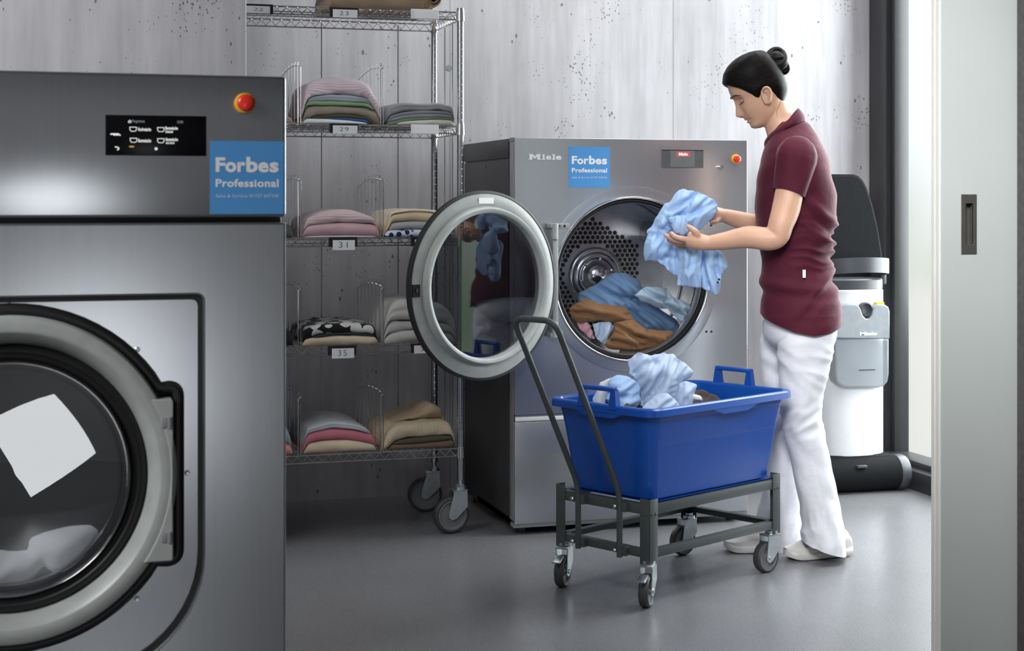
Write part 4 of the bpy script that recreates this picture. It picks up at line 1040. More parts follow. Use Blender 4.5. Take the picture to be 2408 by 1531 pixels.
    for c in creases:
        pts, depth, wid = c
        C_ = [pl.px(u, v, b0) for u, v in pts]; d = np.full(len(V2), 9.)
        for i in range(len(C_)-1): d = np.minimum(d, seg_dist(V2, C_[i], C_[i+1]))
        disp -= min(depth, .016)*np.exp(-(d/wid)**1.4); cf = np.maximum(cf, min(depth, .022)*np.exp(-(d/(wid*1.1))**1.5))
    fs_ = np.array(T); e_ = np.unique(np.sort(np.concatenate([fs_[:, [0, 1]], fs_[:, [1, 2]], fs_[:, [2, 0]]]), 1), axis=0)
    for _ in range(3):
        acc = np.zeros(len(V2)); cnt = np.zeros(len(V2))
        for a_, b_ in ((0, 1), (1, 0)): np.add.at(acc, e_[:, a_], disp[e_[:, b_]]); np.add.at(cnt, e_[:, a_], 1)
        disp = .4*disp+.6*acc/np.maximum(cnt, 1)
    zc = V2[:, 1].mean()
    front = b0-thick*prof-disp*soft; bk = b0+thick*back*prof+dback*soft
    tilt = lean*(V2[:, 1]-zc); front = front+tilt; bk = bk+tilt
    isb = D <= 0
    # let the cloth buckle: it has more length than its outline, so it lies in real folds
    pos = np.stack([V2[:, 0], front, V2[:, 1]], 1); fixed = V2.copy()
    ax = np.array([ca, sa]); ex_v = V2[e_[:, 1]]-V2[e_[:, 0]]
    al_, pe_ = ex_v@ax, ex_v@np.array([-sa, ca]); rest = np.hypot(al_*ex[0], pe_*ex[1])
    emap = {}
    for t in T:
        for k in range(3):
            emap.setdefault((min(t[k], t[k-1]), max(t[k], t[k-1])), []).append(t[k-2])
    bp = np.array([v for v in emap.values() if len(v) == 2]); bv = V2[bp[:, 1]]-V2[bp[:, 0]]
    brest = np.hypot((bv@ax)*ex[0], (bv@np.array([-sa, ca]))*ex[1])
    I = np.concatenate([e_[:, 0], bp[:, 0]]); J = np.concatenate([e_[:, 1], bp[:, 1]]); RL = np.concatenate([rest, brest]); ST = np.concatenate([np.ones(len(e_)), np.full(len(bp), .22)])
    nv = len(V2); deg = np.bincount(I, ST, nv)+np.bincount(J, ST, nv)
    lo_b, hi_b = b0-thick*1.6-.020, b0+thick*.5
    for it in range(its):
        d_ = pos[J]-pos[I]; L_ = np.sqrt((d_**2).sum(1))+1e-9; c_r = d_*((L_-RL)/L_*ST*.5)[:, None]
        for a_ in range(3):
            pos[:, a_] += 1.5*(np.bincount(I, c_r[:, a_], nv)-np.bincount(J, c_r[:, a_], nv))/np.maximum(deg, 1e-6)*1.6
        pos[:, 1] = np.where(pos[:, 1] < lo_b, .7*lo_b+.3*pos[:, 1], np.where(pos[:, 1] > hi_b, .7*hi_b+.3*pos[:, 1], pos[:, 1]))
        k_ = np.where(isb, .5, .02)
        pos[:, 0] += (fixed[:, 0]-pos[:, 0])*k_; pos[:, 2] += (fixed[:, 1]-pos[:, 2])*k_
        pos[:, 1] += np.where(isb, (b0+tilt-pos[:, 1])*.05, 0)
    pos[:, 1] += cf*soft
    for _ in range(1):
        acc = np.zeros_like(pos); cnt = np.zeros(nv)
        for a_, b_ in ((0, 1), (1, 0)):
            for q_ in range(3): acc[:, q_] += np.bincount(e_[:, a_], pos[e_[:, b_], q_], nv)
            cnt += np.bincount(e_[:, a_], None, nv)
        pos = .6*pos+.4*acc/np.maximum(cnt, 1)[:, None]
    bk = np.maximum(bk, pos[:, 1]+.002)
    vs = [pl.w(*pos[i]) for i in range(len(V2))]
    idx = {}; 
    for i in range(len(V2)):
        if isb[i]: idx[i] = i
        else: idx[i] = len(vs); vs.append(pl.w(V2[i, 0], bk[i], V2[i, 1]))
    fs = T+[tuple(idx[i] for i in t[::-1]) for t in T if any(idx[i] != i for i in t)]
    mb.add(vs, fs); return mb
sky = fab('sky blue poplin', (.36, .53, .80, 1), rough=.7, crush=.1); skyp = fab('pale blue poplin', (.45, .56, .73, 1), rough=.7, crush=.1)
denim = fab('dusty blue poplin', (.17, .30, .50, 1), rough=.75, crush=.1); icy = fab('icy blue poplin', (.50, .66, .80, 1), rough=.7, crush=.1)
brown = fab('tan brown cotton', (.22, .115, .055, 1), crush=.1); pinkf = fab('pink cotton', (.62, .34, .40, 1)); whitef = fab('white poplin', (.62, .66, .72, 1), rough=.7, crush=.1)
tweed = fab('brown tweed', (.10, .075, .06, 1), pattern='tweed')
# ---- in the drum of the dryer
pd = Pl(1480, 5.86, 0.0)
def drumpiece(name, mat, label, cat, outs, group='washing in the dryer drum'):
    mb = MB()
    for kw in outs: crumple(mb, pd, **kw)
    return solo(mb, name, mat, label, cat, group, 80)
yo = -pd.o.y
drumpiece('shirt', denim, 'dusty blue shirt crumpled at the back of the open dryer drum', 'shirt', [dict(outline=[(1360, 690), (1385, 676), (1403, 668), (1420, 655), (1436, 645), (1448, 639), (1472, 642), (1502, 657), (1512, 681), (1512, 700), (1550, 725), (1585, 748), (1600, 771), (1590, 795), (1535, 790), (1490, 780), (1440, 760), (1380, 740), (1360, 715)], b0=yo+.20, thick=.06, ang=-38, amp=.013, freq=10, seed=1, creases=[([(1403, 672), (1430, 690), (1460, 700), (1500, 705)], .02, .008), ([(1460, 650), (1452, 680), (1470, 715)], .012, .008), ([(1500, 715), (1540, 745), (1575, 775)], .02, .008), ([(1475, 730), (1510, 760)], .018, .008)])])
drumpiece('shirt', icy, 'icy blue white shirt crumpled on the right of the dryer drum', 'shirt', [dict(outline=[(1488, 694), (1505, 683), (1520, 675), (1545, 674), (1568, 678), (1580, 694), (1600, 704), (1619, 713), (1632, 718), (1629, 738), (1619, 758), (1602, 778), (1592, 752), (1570, 728), (1538, 722), (1508, 708)], b0=yo+.12, thick=.04, ang=-25, amp=.014, freq=14, seed=2, creases=[([(1515, 680), (1535, 700), (1570, 705)], .016, .008), ([(1568, 682), (1560, 712), (1592, 740)], .02, .008), ([(1590, 705), (1600, 745)], .016, .008)])])
drumpiece('trousers', brown, 'tan brown trousers lying lowest in the dryer drum', 'trousers', [
    dict(outline=[(1336, 726), (1355, 712), (1376, 699), (1409, 713), (1440, 717), (1472, 719), (1488, 747), (1500, 758), (1470, 768), (1440, 760), (1412, 755), (1385, 757), (1358, 760), (1345, 745)], b0=yo+.10, thick=.045, ang=-12, amp=.009, freq=9, seed=3, creases=[([(1350, 735), (1400, 742), (1470, 738)], .010, .008)]),
    dict(outline=[(1446, 757), (1470, 752), (1487, 750), (1505, 760), (1520, 772), (1545, 776), (1580, 778), (1585, 790), (1570, 802), (1544, 816), (1508, 823), (1465, 824), (1428, 820), (1420, 812), (1434, 794), (1444, 775)], b0=yo+.075, thick=.05, ang=-20, amp=.016, freq=14, seed=4, creases=[([(1450, 765), (1490, 790), (1540, 800)], .022, .008), ([(1490, 770), (1475, 785), (1500, 805)], .018, .008), ([(1435, 800), (1490, 812), (1540, 806)], .018, .008), ([(1520, 775), (1510, 795), (1530, 806)], .016, .008)])])
drumpiece('shirt', skyp, 'pale blue sleeve between the two brown folds in the drum', 'shirt', [dict(outline=[(1392, 762), (1410, 757), (1430, 757), (1445, 766), (1442, 780), (1433, 795), (1426, 812), (1408, 806), (1400, 792)], b0=yo+.10, thick=.03, ang=70, amp=.008, freq=16, seed=5, creases=[([(1412, 765), (1408, 795)], .014, .008)])])
drumpiece('shirt', pinkf, 'small pink garment at the lower left of the dryer drum', 'shirt', [dict(outline=[(1355, 756), (1372, 754), (1388, 764), (1395, 785), (1402, 800), (1380, 792), (1364, 776)], b0=yo+.11, thick=.03, ang=60, amp=.008, freq=16, seed=6)])
# ---- in the washing machine
pw = Pl(90, 2.52, 0.0)
mb = MB(); crumple(mb, pw, [(-150, 1230), (-60, 1215), (10, 1235), (60, 1212), (95, 1182), (160, 1165), (235, 1148), (285, 1165), (292, 1200), (278, 1262), (235, 1330), (170, 1385), (60, 1412), (-60, 1412), (-150, 1380)], -2.887+.065-pw.o.y, .06, 30, .010, 8, [([(70, 1230), (180, 1215), (280, 1210)], .02, .008), ([(10, 1260), (100, 1300), (110, 1390)], .016, .012)], 7, .007, .05, ex=(1.03, 1.22))
solo(mb, 'bed_sheet', fab('white bed linen', (.72, .73, .75, 1)), 'white bed sheet lying behind the glass of the left washing machine', 'bed sheet', None, 80)
# ---- in the tub
tc = MC @ Vector((CL/2, CW/2, 0))
ptub = Pl(1540, 4.98)
def tubpiece(name, mat, label, cat, outs):
    mb = MB()
    for kw in outs: crumple(mb, ptub, **kw)
    return solo(mb, name, mat, label, cat, 'washing in the blue tub', 80)
tubpiece('shirt', skyp, 'pale blue shirt heaped highest in the blue tub', 'shirt', [
    dict(outline=[(1470, 847), (1485, 837), (1501, 827), (1516, 830), (1530, 836), (1545, 830), (1559, 825), (1570, 833), (1583, 831), (1602, 845), (1619, 859), (1636, 877), (1624, 889), (1606, 893), (1600, 925), (1590, 965), (1590, 1010), (1500, 1010), (1497, 962), (1506, 946), (1504, 920), (1496, 893), (1486, 884), (1478, 881), (1482, 869), (1473, 857)], b0=.02, thick=.07, ang=62, amp=.013, freq=10, seed=21, R=.026, creases=[([(1487, 888), (1500, 866), (1522, 853), (1546, 852)], .035, .008), ([(1502, 828), (1500, 845), (1482, 868)], .018, .008), ([(1562, 884), (1545, 908), (1520, 935), (1503, 962)], .024, .008), ([(1560, 828), (1557, 848), (1545, 853)], .014, .008), ([(1595, 850), (1592, 900), (1585, 935)], .016, .008)]),
    dict(outline=[(1512, 958), (1545, 925), (1569, 921), (1590, 940), (1602, 958), (1600, 1000), (1500, 1000)], b0=-.06, thick=.025, ang=40, amp=.006, freq=9, seed=22, creases=[([(1525, 962), (1552, 930)], .008, .008)]),
    dict(outline=[(1595, 905), (1610, 895), (1627, 900), (1639, 902), (1638, 912), (1628, 955), (1626, 990), (1590, 990), (1588, 940)], b0=-.02, thick=.035, ang=70, amp=.010, freq=14, seed=23)])
tubpiece('shirt', sky, 'mid blue rounded shirt bulging beside the near tub handle', 'shirt', [dict(outline=[(1418, 925), (1424, 908), (1438, 889), (1454, 881), (1473, 881), (1497, 894), (1507, 908), (1509, 944), (1496, 966), (1490, 1000), (1440, 1000), (1434, 950), (1424, 940)], b0=-.01, thick=.06, ang=20, amp=.007, freq=8, seed=24, R=.026, creases=[([(1430, 922), (1450, 930), (1475, 931)], .022, .008), ([(1497, 895), (1485, 915), (1474, 935)], .016, .008)])])
tubpiece('shirt', whitef, 'white striped shirt showing through the near tub handle', 'shirt', [dict(outline=[(1402, 916), (1412, 900), (1428, 890), (1440, 886), (1432, 905), (1424, 930), (1425, 990), (1393, 990), (1392, 945)], b0=-.03, thick=.03, ang=80, amp=.008, freq=18, seed=25)])
tubpiece('shirt', whitef, 'small white rolled cuff on the brown tweed in the tub', 'shirt', [dict(outline=[(1630, 928), (1652, 929), (1656, 941), (1648, 946), (1632, 944)], b0=-.07, thick=.012, ang=0, amp=.002, freq=12, seed=26, R=.012)])
tw = MB(); V = []; nx, ny = 34, 22
for j in range(ny):
    for i in range(nx):
        a = .05+.58*i/(nx-1); b = .045+.28*j/(ny-1); e_ = min(i, nx-1-i, j, ny-1-j)
        z = .505+.035*(1-abs(noise.noise(Vector((a*7, b*9, 3))))*2)+.02*noise.noise(Vector((a*20, b*20, 7)))+.03*max(0, 1-abs(b-.30)/.12)-(.05 if e_ == 0 else 0)
        V.append(MC @ Vector((a, b, z)))
F = [(j*nx+i, j*nx+i+1, (j+1)*nx+i+1, (j+1)*nx+i) for j in range(ny-1) for i in range(nx-1)]
n0 = len(V)
for j in range(ny):
    for i in range(nx):
        a = .075+.53*i/(nx-1); b = .065+.24*j/(ny-1); V.append(MC @ Vector((a, b, .36)))
F += [tuple(n0+q for q in f[::-1]) for f in F[:]]
per = [i for i in range(nx)]+[j*nx+nx-1 for j in range(1, ny)]+[(ny-1)*nx+i for i in range(nx-2, -1, -1)]+[j*nx for j in range(ny-2, 0, -1)]
F += [(per[k], per[(k+1) % len(per)], n0+per[(k+1) % len(per)], n0+per[k]) for k in range(len(per))]
tw.add(V, F); solo(tw, 'jacket', tweed, 'brown tweed jacket spread at the bottom of the heap in the blue tub', 'jacket', 'washing in the blue tub', 70)
# ================================================================ the woman
pp = Pl(1880, 5.33)
def PX(u, v, b=0): a, z = pp.px(u, v, b); return Vector((a, b, z))     # person-local: a to the right, b away from the camera, z up
MPW = Matrix.Translation(pp.o) @ Matrix.Rotation(-pp.phi, 4, 'Z')
wo = thing('person', 'person in burgundy polo shirt and white trousers lifting a blue shirt by the dryer', 'person', pp.o)
def pbuild(mb, name, mat, parent=None, smooth=80, label=None):
    m2 = MB().add(mb.v, mb.f, MPW)
    return m2.build(name, mat, parent or wo, smooth, label=label)
def skinmat():
    m, nt, bs = newmat('skin'); g = mapping(nt, (1, 1, 1)); n = tex_noise(nt, g, 14, 3)
    nt.links.new(ramp(nt, n, [(.3, (.52, .30, .205, 1)), (.7, (.60, .36, .25, 1))]), bs.inputs['Base Color'])
    bs.inputs['Roughness'].default_value = .48; bs.inputs['Subsurface Weight'].default_value = .12; bs.inputs['Subsurface Radius'].default_value = (.012, .005, .003)
    bump(nt, bs, tex_noise(nt, g, 420, 2), .06, .0006); return m
M['skin'] = skinmat()
def loft(rings, cap=True):
    n = len(rings[0]); V = [p for r in rings for p in r]; F = []
    for i in range(len(rings)-1):
        for k in range(n): F.append((i*n+k, i*n+(k+1) % n, (i+1)*n+(k+1) % n, (i+1)*n+k))
    if cap: F += [tuple(range(n))[::-1], tuple((len(rings)-1)*n+k for k in range(n))]
    return V, F
def sring(ca, cb, ra, rb, z, n=40, e=1., tilt=0, za=0):
    """superellipse ring; za slopes the ring along a"""
    out = []
    for k in range(n):
        t = 2*PI*k/n; c, s = math.cos(t), math.sin(t)
        x = ra*math.copysign(abs(c)**e, c); y = rb*math.copysign(abs(s)**e, s)
        out.append(Vector((ca+x, cb+y, z+za*x)))
    return out
# ---------------- head in its own frame: f forward, s sideways (towards the far side), t up; origin at the ear
tau, yaw_ = math.radians(23), math.radians(9)
fw = Vector((-math.cos(tau), 0, -math.sin(tau))); upv = Vector((-math.sin(tau), 0, math.cos(tau))); sd = Vector((0, 1, 0))
Rz = Matrix.Rotation(yaw_, 3, 'Z')          # a little towards the camera
fw, upv, sd = Rz @ fw, Rz @ upv, Rz @ sd
EAR = PX(1800, 221, 0)
def HD(f, s, t): return EAR+fw*f+sd*s+upv*t
prof_t = [-.100, -.094, -.084, -.070, -.058, -.048, -.038, -.020, .000, .020, .032, .050, .070, .090, .110, .126, .136, .141]
prof_f = [ .060,  .082,  .0905, .0870, .0915, .0955, .0965, .0975, .0990, .1030, .1090, .1110, .1090, .1010, .0850, .0610, .0340, .0080]
back_f = [ .000, -.006, -.014, -.024, -.034, -.042, -.048, -.057, -.063, -.066, -.066, -.064, -.059, -.051, -.040, -.027, -.012, .000]
wid    = [ .022,  .034,  .044,  .053,  .058,  .061,  .064,  .068,  .071,  .0725, .073, .0735, .073, .0705, .063, .050, .033, .010]
def ip(t, ys): return float(np.interp(t, prof_t, ys))
g1 = lambda x, s: math.exp(-(x/s)**2)
def headpt(t, th, out=0., face=True):
    """th 0 = straight ahead, +pi/2 far side"""
    ff, bf, w = ip(t, prof_f), ip(t, back_f), ip(t, wid)
    mid = (ff+bf)/2-.006; c, s = math.cos(th), math.sin(th)
    if c >= 0: x = mid+(ff-mid)*abs(c)**.80
    else: x = mid-(mid-bf)*abs(c)**.95
    y = w*math.copysign(abs(s)**.92, s)
    if face and c > 0:
        at_ = abs(y)
        d = 0
        # nose
        if -.052 < t < .030:
            k = np.interp(t, [-.052, -.044, -.036, -.030, -.020, .0, .018, .030], [0, .006, .024, .0265, .0215, .0125, .006, 0]); wn = np.interp(t, [-.05, -.038, -.028, -.01, .02], [.013, .0145, .0125, .0085, .0085])
            d += k*g1(y, wn)
        d -= .0115*g1(at_-.031, .015)*g1(t-.012, .012)               # eye sockets
        d += .0045*g1(at_-.028, .022)*g1(t-.031, .008)               # brow ridge
        d += .0060*g1(at_-.046, .020)*g1(t+.022, .020)               # cheeks
        d += .0055*g1(y, .020)*g1(t+.0525, .0045)+.0055*g1(y, .018)*g1(t+.0665, .005)   # lips
        d -= .0050*g1(y, .026)*g1(t+.0595, .0030)
        d -= .003*g1(at_-.027, .006)*g1(t+.058, .008)
        x += d
    r = Vector((x, y, 0)); q = r-Vector((mid, 0, 0)); l = max(q.length, 1e-6)
    q = q*((l+out)/l); return HD(mid+q.x, q.y, t)
nT, nH = 96, 96
ts = np.concatenate([np.linspace(-.100, .10, nT-16), np.linspace(.104, .141, 16)])
hv = [[headpt(t, -PI+2*PI*k/nH) for k in range(nH)] for t in ts]
body = MB(); body.add(*loft(hv))
# neck
nk0, nk1 = PX(1842, 305, 0), HD(-.010, 0, -.045)
body.tube([PX(1856, 345), nk0.lerp(nk1, .0)+Vector((-.006, 0, 0)), nk0.lerp(nk1, .35)+Vector((-.006, 0, 0)), nk0.lerp(nk1, .7)+Vector((-.003, 0, 0)), nk1], [.070, .053, .0485, .0475, .047], 24)
# trunk under the clothes
body.add(*loft([sring(*x) for x in [
    (PX(1886, 790).x, 0, .07, .11, PX(0, 790).z), (PX(1886, 740).x, 0, .10, .125, PX(0, 740).z), (PX(1876, 640).x, 0, .095, .12, PX(0, 640).z), (PX(1872, 540).x, 0, .105, .125, PX(0, 540).z),
    (PX(1872, 440).x, 0, .105, .13, PX(0, 440).z), (PX(1870, 370).x, 0, .075, .13, PX(0, 370).z), (PX(1862, 340).x, 0, .05, .09, PX(0, 340).z), (PX(1858, 322).x, 0, .04, .055, PX(0, 322).z)]]))
# legs
NB, FB = -.080, .080
body.tube([PX(1890, 780, NB), PX(1890, 880, NB), PX(1886, 985, NB), PX(1915, 1100, NB), PX(1950, 1240, NB), PX(1962, 1285, NB)], [.07, .062, .048, .046, .034, .036], 20)
body.tube([PX(1860, 780, FB), PX(1845, 880, FB), PX(1832, 985, FB), PX(1830, 1100, FB), PX(1828, 1235, FB), PX(1826, 1275, FB)], [.07, .06, .048, .044, .034, .036], 20)
# near (left) arm, its forearm carrying the shirt
AB = -.205
S_, E1, W1 = PX(1874, 356, -.150), PX(1838, 546, AB), PX(1668, 572, -.185)
ap_ = smoothpath([S_, S_.lerp(E1, .35), S_.lerp(E1, .70), PX(1836, 528, AB), PX(1828, 554, AB), PX(1806, 562, AB), E1.lerp(W1, .45), E1.lerp(W1, .75), W1], 5)
body.tube(ap_, list(np.interp(np.linspace(0, 8, len(ap_)), range(9), [.042, .0465, .0465, .0415, .0385, .0385, .0375, .0300, .0245])), 20)
# far (right) arm
FAB_ = .17
S2, E2, W2 = PX(1850, 360, .165), PX(1830, 545, .20), PX(1700, 506, .10)
body.tube([S2, S2.lerp(E2, .5), E2, E2.lerp(W2, .45), E2.lerp(W2, .8), W2], [.040, .042, .038, .036, .029, .024], 18)
# near hand, palm up under the shirt: knuckles towards the left
def finger(pts, r0, r1): body.tube(smoothpath(pts, 4), list(np.linspace(r0, r1, 4*(len(pts)-1)+1)), 10); e = pts[-1]; body.sphere(e, r1*1.02, 10, 8)
hb_ = -.19
body.tube([W1, PX(1652, 570, -.188), PX(1632, 566, -.192), PX(1616, 562, -.193)], [.0245, .0270, .0300, .0255], 18, flat=1.0)
body.tube([PX(1650, 566, -.165), PX(1632, 564, -.158), PX(1615, 561, -.160)], [.022, .024, .021], 16)
finger([PX(1640, 556, -.205), PX(1636, 546, -.214), PX(1628, 539, -.216), PX(1619, 533, -.212)], .0135, .0080)          # thumb
finger([PX(1618, 563, -.205), PX(1602, 561, -.213), PX(1588, 557, -.210), PX(1579, 549, -.200)], .0105, .0078)          # index
finger([PX(1617, 567, -.190), PX(1597, 567, -.196), PX(1579, 561, -.192), PX(1565, 553, -.184)], .0105, .0076)          # middle
finger([PX(1618, 571, -.172), PX(1600, 574, -.172), PX(1583, 570, -.168), PX(1572, 563, -.162)], .0100, .0072)          # ring
finger([PX(1622, 573, -.154), PX(1608, 579, -.150), PX(1596, 578, -.146), PX(1587, 573, -.142)], .0090, .0066)          # little
# far hand, behind the shirt
body.tube([W2, PX(1690, 506, .09), PX(1674, 503, .07), PX(1660, 498, .055)], [.024, .027, .030, .026], 16)
finger([PX(1682, 494, .06), PX(1674, 484, .04), PX(1664, 477, .03)], .0125, .0080)
finger([PX(1690, 514, .065), PX(1684, 521, .045), PX(1674, 524, .03)], .0100, .0075)
for k in range(4): finger([PX(1662-2*k, 490+7*k, .06-.012*k), PX(1646-2*k, 486+8*k, .05-.010*k), PX(1632-k, 488+8*k, .04-.010*k), PX(1624, 494+7*k, .03)], .0098, .0070)
# one skin: fuse everything
def fuse(mb, voxel, it=2, fac=.5):
    me = bpy.data.meshes.new('tmp'); me.from_pydata([tuple(v) for v in mb.v], [], mb.f); me.update()
    ob = bpy.data.objects.new('tmp', me); COL.objects.link(ob)
    bm = bmesh.new(); bm.from_mesh(me); bmesh.ops.recalc_face_normals(bm, faces=bm.faces[:]); bm.to_mesh(me); bm.free()
    r = ob.modifiers.new('r', 'REMESH'); r.mode = 'VOXEL'; r.voxel_size = voxel
    s_ = ob.modifiers.new('s', 'SMOOTH'); s_.iterations = it; s_.factor = fac
    bpy.context.view_layer.update()
    m2 = bpy.data.meshes.new_from_object(ob.evaluated_get(bpy.context.evaluated_depsgraph_get()))
    out = MB().add([v.co for v in m2.vertices], [tuple(p.vertices) for p in m2.polygons])
    bpy.data.objects.remove(ob); bpy.data.meshes.remove(me); bpy.data.meshes.remove(m2); return out
body = fuse(body, .0030, 3, .5)
bd = pbuild(body, 'body', M['skin'])
# ears
for s_ in (-1, 1):
    ear = MB()
    E0 = lambda f, t, o=0: HD(.012+.84*f, s_*(.0695+o), -.008+.84*t)
    loop = [(.010, -.028), (.014, -.010), (.013, .010), (.007, .026), (-.008, .033), (-.020, .025), (-.022, .006), (-.014, -.012), (-.004, -.026), (.004, -.031)]
    pts = [E0(f, t, .003+(.011 if f < 0 else .004)) for f, t in loop]
    ear.tube(smoothpath(pts, 3), .0046, 8)
    V = [E0(-.003, 0, .006)]+[p-sd*s_*.002 for p in smoothpath(pts, 3)]
    ear.add(V, [(0, i, i+1) for i in range(1, len(V)-1)]+[(0, len(V)-1, 1)])
    ear.tube([E0(.002, .020, .008), E0(-.008, .012, .010), E0(-.010, -.004, .009), E0(-.002, -.014, .007)], .003, 7)
    ear.sphere(E0(.002, -.028, .005), .0058, 10, 8)
    pbuild(ear, 'ear', M['skin'], bd)
# eyes, brows, lips
M['browhair'] = plain('brow hair', (.035, .022, .016, 1), .7); M['lip'] = plain('lips', (.47, .215, .17, 1), .45)
M['lid2'] = plain('nostril', (.10, .05, .035, 1), .8); M['lid'] = plain('eyelid', (.46, .26, .18, 1), .5)
for s_ in (-1, 1):
    def fp(y, t, o=.0):       # on the face, sideways distance y
        lo_, hi_ = 0., 1.45
        for _ in range(22):
            m_ = (lo_+hi_)/2; q = headpt(t, m_)-EAR
            if q.dot(sd) < abs(y): lo_ = m_
            else: hi_ = m_
        return headpt(t, (lo_+hi_)/2*(1 if y > 0 else -1), o)
    mb = MB(); mb.tube(smoothpath([fp(s_*.013, .0285, .001), fp(s_*.026, .0345, .002), fp(s_*.040, .0345, .002), fp(s_*.053, .0270, .001)], 5), [.0014]*3+[.0030]*5+[.0026]*4+[.0018]*2+[.0008]*2, 8, flat=.6); pbuild(mb, 'eyebrow', M['browhair'], bd)
    c_e = fp(s_*.028, .010, -.0045)
    mb = MB().sphere(c_e, .0118, 20, 14); pbuild(mb, 'eyelid', M['lid'], bd)
    mb = MB().tube(smoothpath([fp(s_*.018, .004, .0020), fp(s_*.025, .0015, .0058), fp(s_*.033, .0015, .0060), fp(s_*.040, .0045, .0030), fp(s_*.044, .0060, .0015)], 5), .0012, 6); pbuild(mb, 'eyelashes', M['browhair'], bd)
lp = MB()
for t0, k in ((-.0545, 1), (-.0645, 1.15)):
    pts = [headpt(t0+(-.004 if abs(y) > .02 else 0), y*14*.8, .0004) for y in np.linspace(-.021, .021, 9)]
    lp.tube(smoothpath(pts, 3), [.0004+.0020*k*math.sin(PI*min(1, max(0, i/24))) for i in range(25)], 8)
for s_ in (-1, 1):
    mb = MB().sphere(headpt(-.0405, s_*.11, .0005), (.0035, .0032, .0022), 10, 8); pbuild(mb, 'nostril', M['lid2'], bd)
lipm = pbuild(lp, 'lips', M['lip'], bd)
# ---------------- hair
def hairmat():
    m, nt, bs = newmat('black hair'); g = mapping(nt, (12, 12, 90)); n = tex_noise(nt, g, 4, 3, .5)
    nt.links.new(ramp(nt, n, [(.3, (.003, .0026, .0026, 1)), (.7, (.010, .0085, .008, 1))]), bs.inputs['Base Color'])
    bs.inputs['Roughness'].default_value = .46; bs.inputs['Specular IOR Level'].default_value = .07; bump(nt, bs, n, .25, .0012); return m
M['hair'] = hairmat()
hr_ = MB(); nA, nU = 72, 44
BUN = HD(-.083, 0, .078)
grid = []
for i in range(nA):
    th = -PI+2*PI*i/nA; a_ = abs(th)
    # hairline height around the head: high on the forehead, in front of the ear, down to the nape
    tl = float(np.interp(a_, [0, .35, .7, 1.0, 1.22, 1.36, 1.52, 1.80, 2.15, 2.6, PI], [.074, .070, .060, .044, .012, -.018, .010, .010, -.030, -.048, -.052]))
    col = []
    for j in range(nU):
        k = j/(nU-1); t = tl+(.141-tl)*k**.9
        o_ = .0135*min(1, k*7)**.6*(1+.15*noise.noise(Vector((math.cos(th)*3, math.sin(th)*3, t*22))))+.010*max(0, (t-.05)/.09)+(.004 if a_ > 2 else 0)
        if k < .02: o_ = -.003
        p = headpt(min(t, .1405), th, o_, False)+upv*(.012*max(0, (t-.06)/.08))
        p = p+upv*.0012*noise.noise(Vector((th*9, t*6, 2)))
        col.append(p)
    grid.append(col)
V = [p for c in grid for p in c]; F = []
for i in range(nA):
    for j in range(nU-1): F.append((i*nU+j, ((i+1) % nA)*nU+j, ((i+1) % nA)*nU+j+1, i*nU+j+1))
V.append(HD(.004, 0, .160)); top = len(V)-1
for i in range(nA): F.append((i*nU+nU-1, ((i+1) % nA)*nU+nU-1, top))
hr_.add(V, F)
hr = pbuild(hr_, 'hair', M['hair'], wo, 80)
bm = bmesh.new(); bm.from_mesh(hr.data)
inn = [v for v in bm.verts if not v.is_boundary]
for _ in range(6): bmesh.ops.smooth_vert(bm, verts=inn, factor=.5, use_axis_x=True, use_axis_y=True, use_axis_z=True)
bm.to_mesh(hr.data); bm.free()
bn = MB()
for k in range(7):                            # coiled strands
    pts = []
    for q in range(26):
        a_ = 2*PI*q/25+k*.9; r = .021+.006*math.sin(k*2.1); tl_ = .4*math.sin(k*1.7)
        ax = Vector((math.cos(a_)*r, math.sin(a_)*r*math.cos(tl_), math.sin(a_)*r*math.sin(tl_)+(.010*math.sin(k*1.3))))
        pts.append(PX(1826, 143)+Vector((ax.x*1.0, ax.y, ax.z+math.sin(a_)*r*.75*(1 if k & 1 else .6))))
    bn.tube(pts, [.010+.004*math.sin(PI*q/25) for q in range(26)], 9)
bn.sphere(PX(1825, 141), (.031, .030, .031), 18, 12)
bn.tube(smoothpath([PX(1834, 128), PX(1846, 148), PX(1851, 163), PX(1843, 169), PX(1834, 160)], 4), .0105, 9)
bn.tube(smoothpath([PX(1836, 140), PX(1842, 158), PX(1840, 168)], 4), .010, 9)
pbuild(bn, 'bun', M['hair'], hr, 80)
ws_ = MB()
for pts in ([(1840, 222), (1846, 236), (1849, 248)], [(1836, 232), (1832, 248), (1826, 262), (1829, 276)], [(1789, 222), (1786, 230), (1784, 236)]):
    ws_.tube(smoothpath([PX(u, v, -.066+.012*max(0, (v-230)/40)+(.06 if u > 1838 else 0)) for u, v in pts], 4), .0005, 5)
pbuild(ws_, 'loose_strands', M['hair'], hr, 80)
# ---------------- polo shirt
def clothmat(name, col, sheen=.5, wr=.35):
    m, nt, bs = newmat(name); g = mapping(nt, (1, 1, 1))
    n2 = tex_noise(nt, g, 7, 3); fine = tex_noise(nt, g, 700, 2)
    nt.links.new(ramp(nt, n2, [(.3, tuple(x*.9 for x in col)+(1,)), (.7, tuple(x*1.06 for x in col)+(1,))]), bs.inputs['Base Color'])
    bs.inputs['Roughness'].default_value = .78; bs.inputs['Specular IOR Level'].default_value = .2
    bs.inputs['Sheen Weight'].default_value = sheen; bs.inputs['Sheen Roughness'].default_value = .35
    bs.inputs['Sheen Tint'].default_value = tuple(min(1, x*4+.35) for x in col)+(1,)
    mid = tex_noise(nt, mapping(nt, (26, 26, 34)), 1, 3)
    bump(nt, bs, math_(nt, 'ADD', math_(nt, 'MULTIPLY', fine, .08), mid), wr, .009); return m
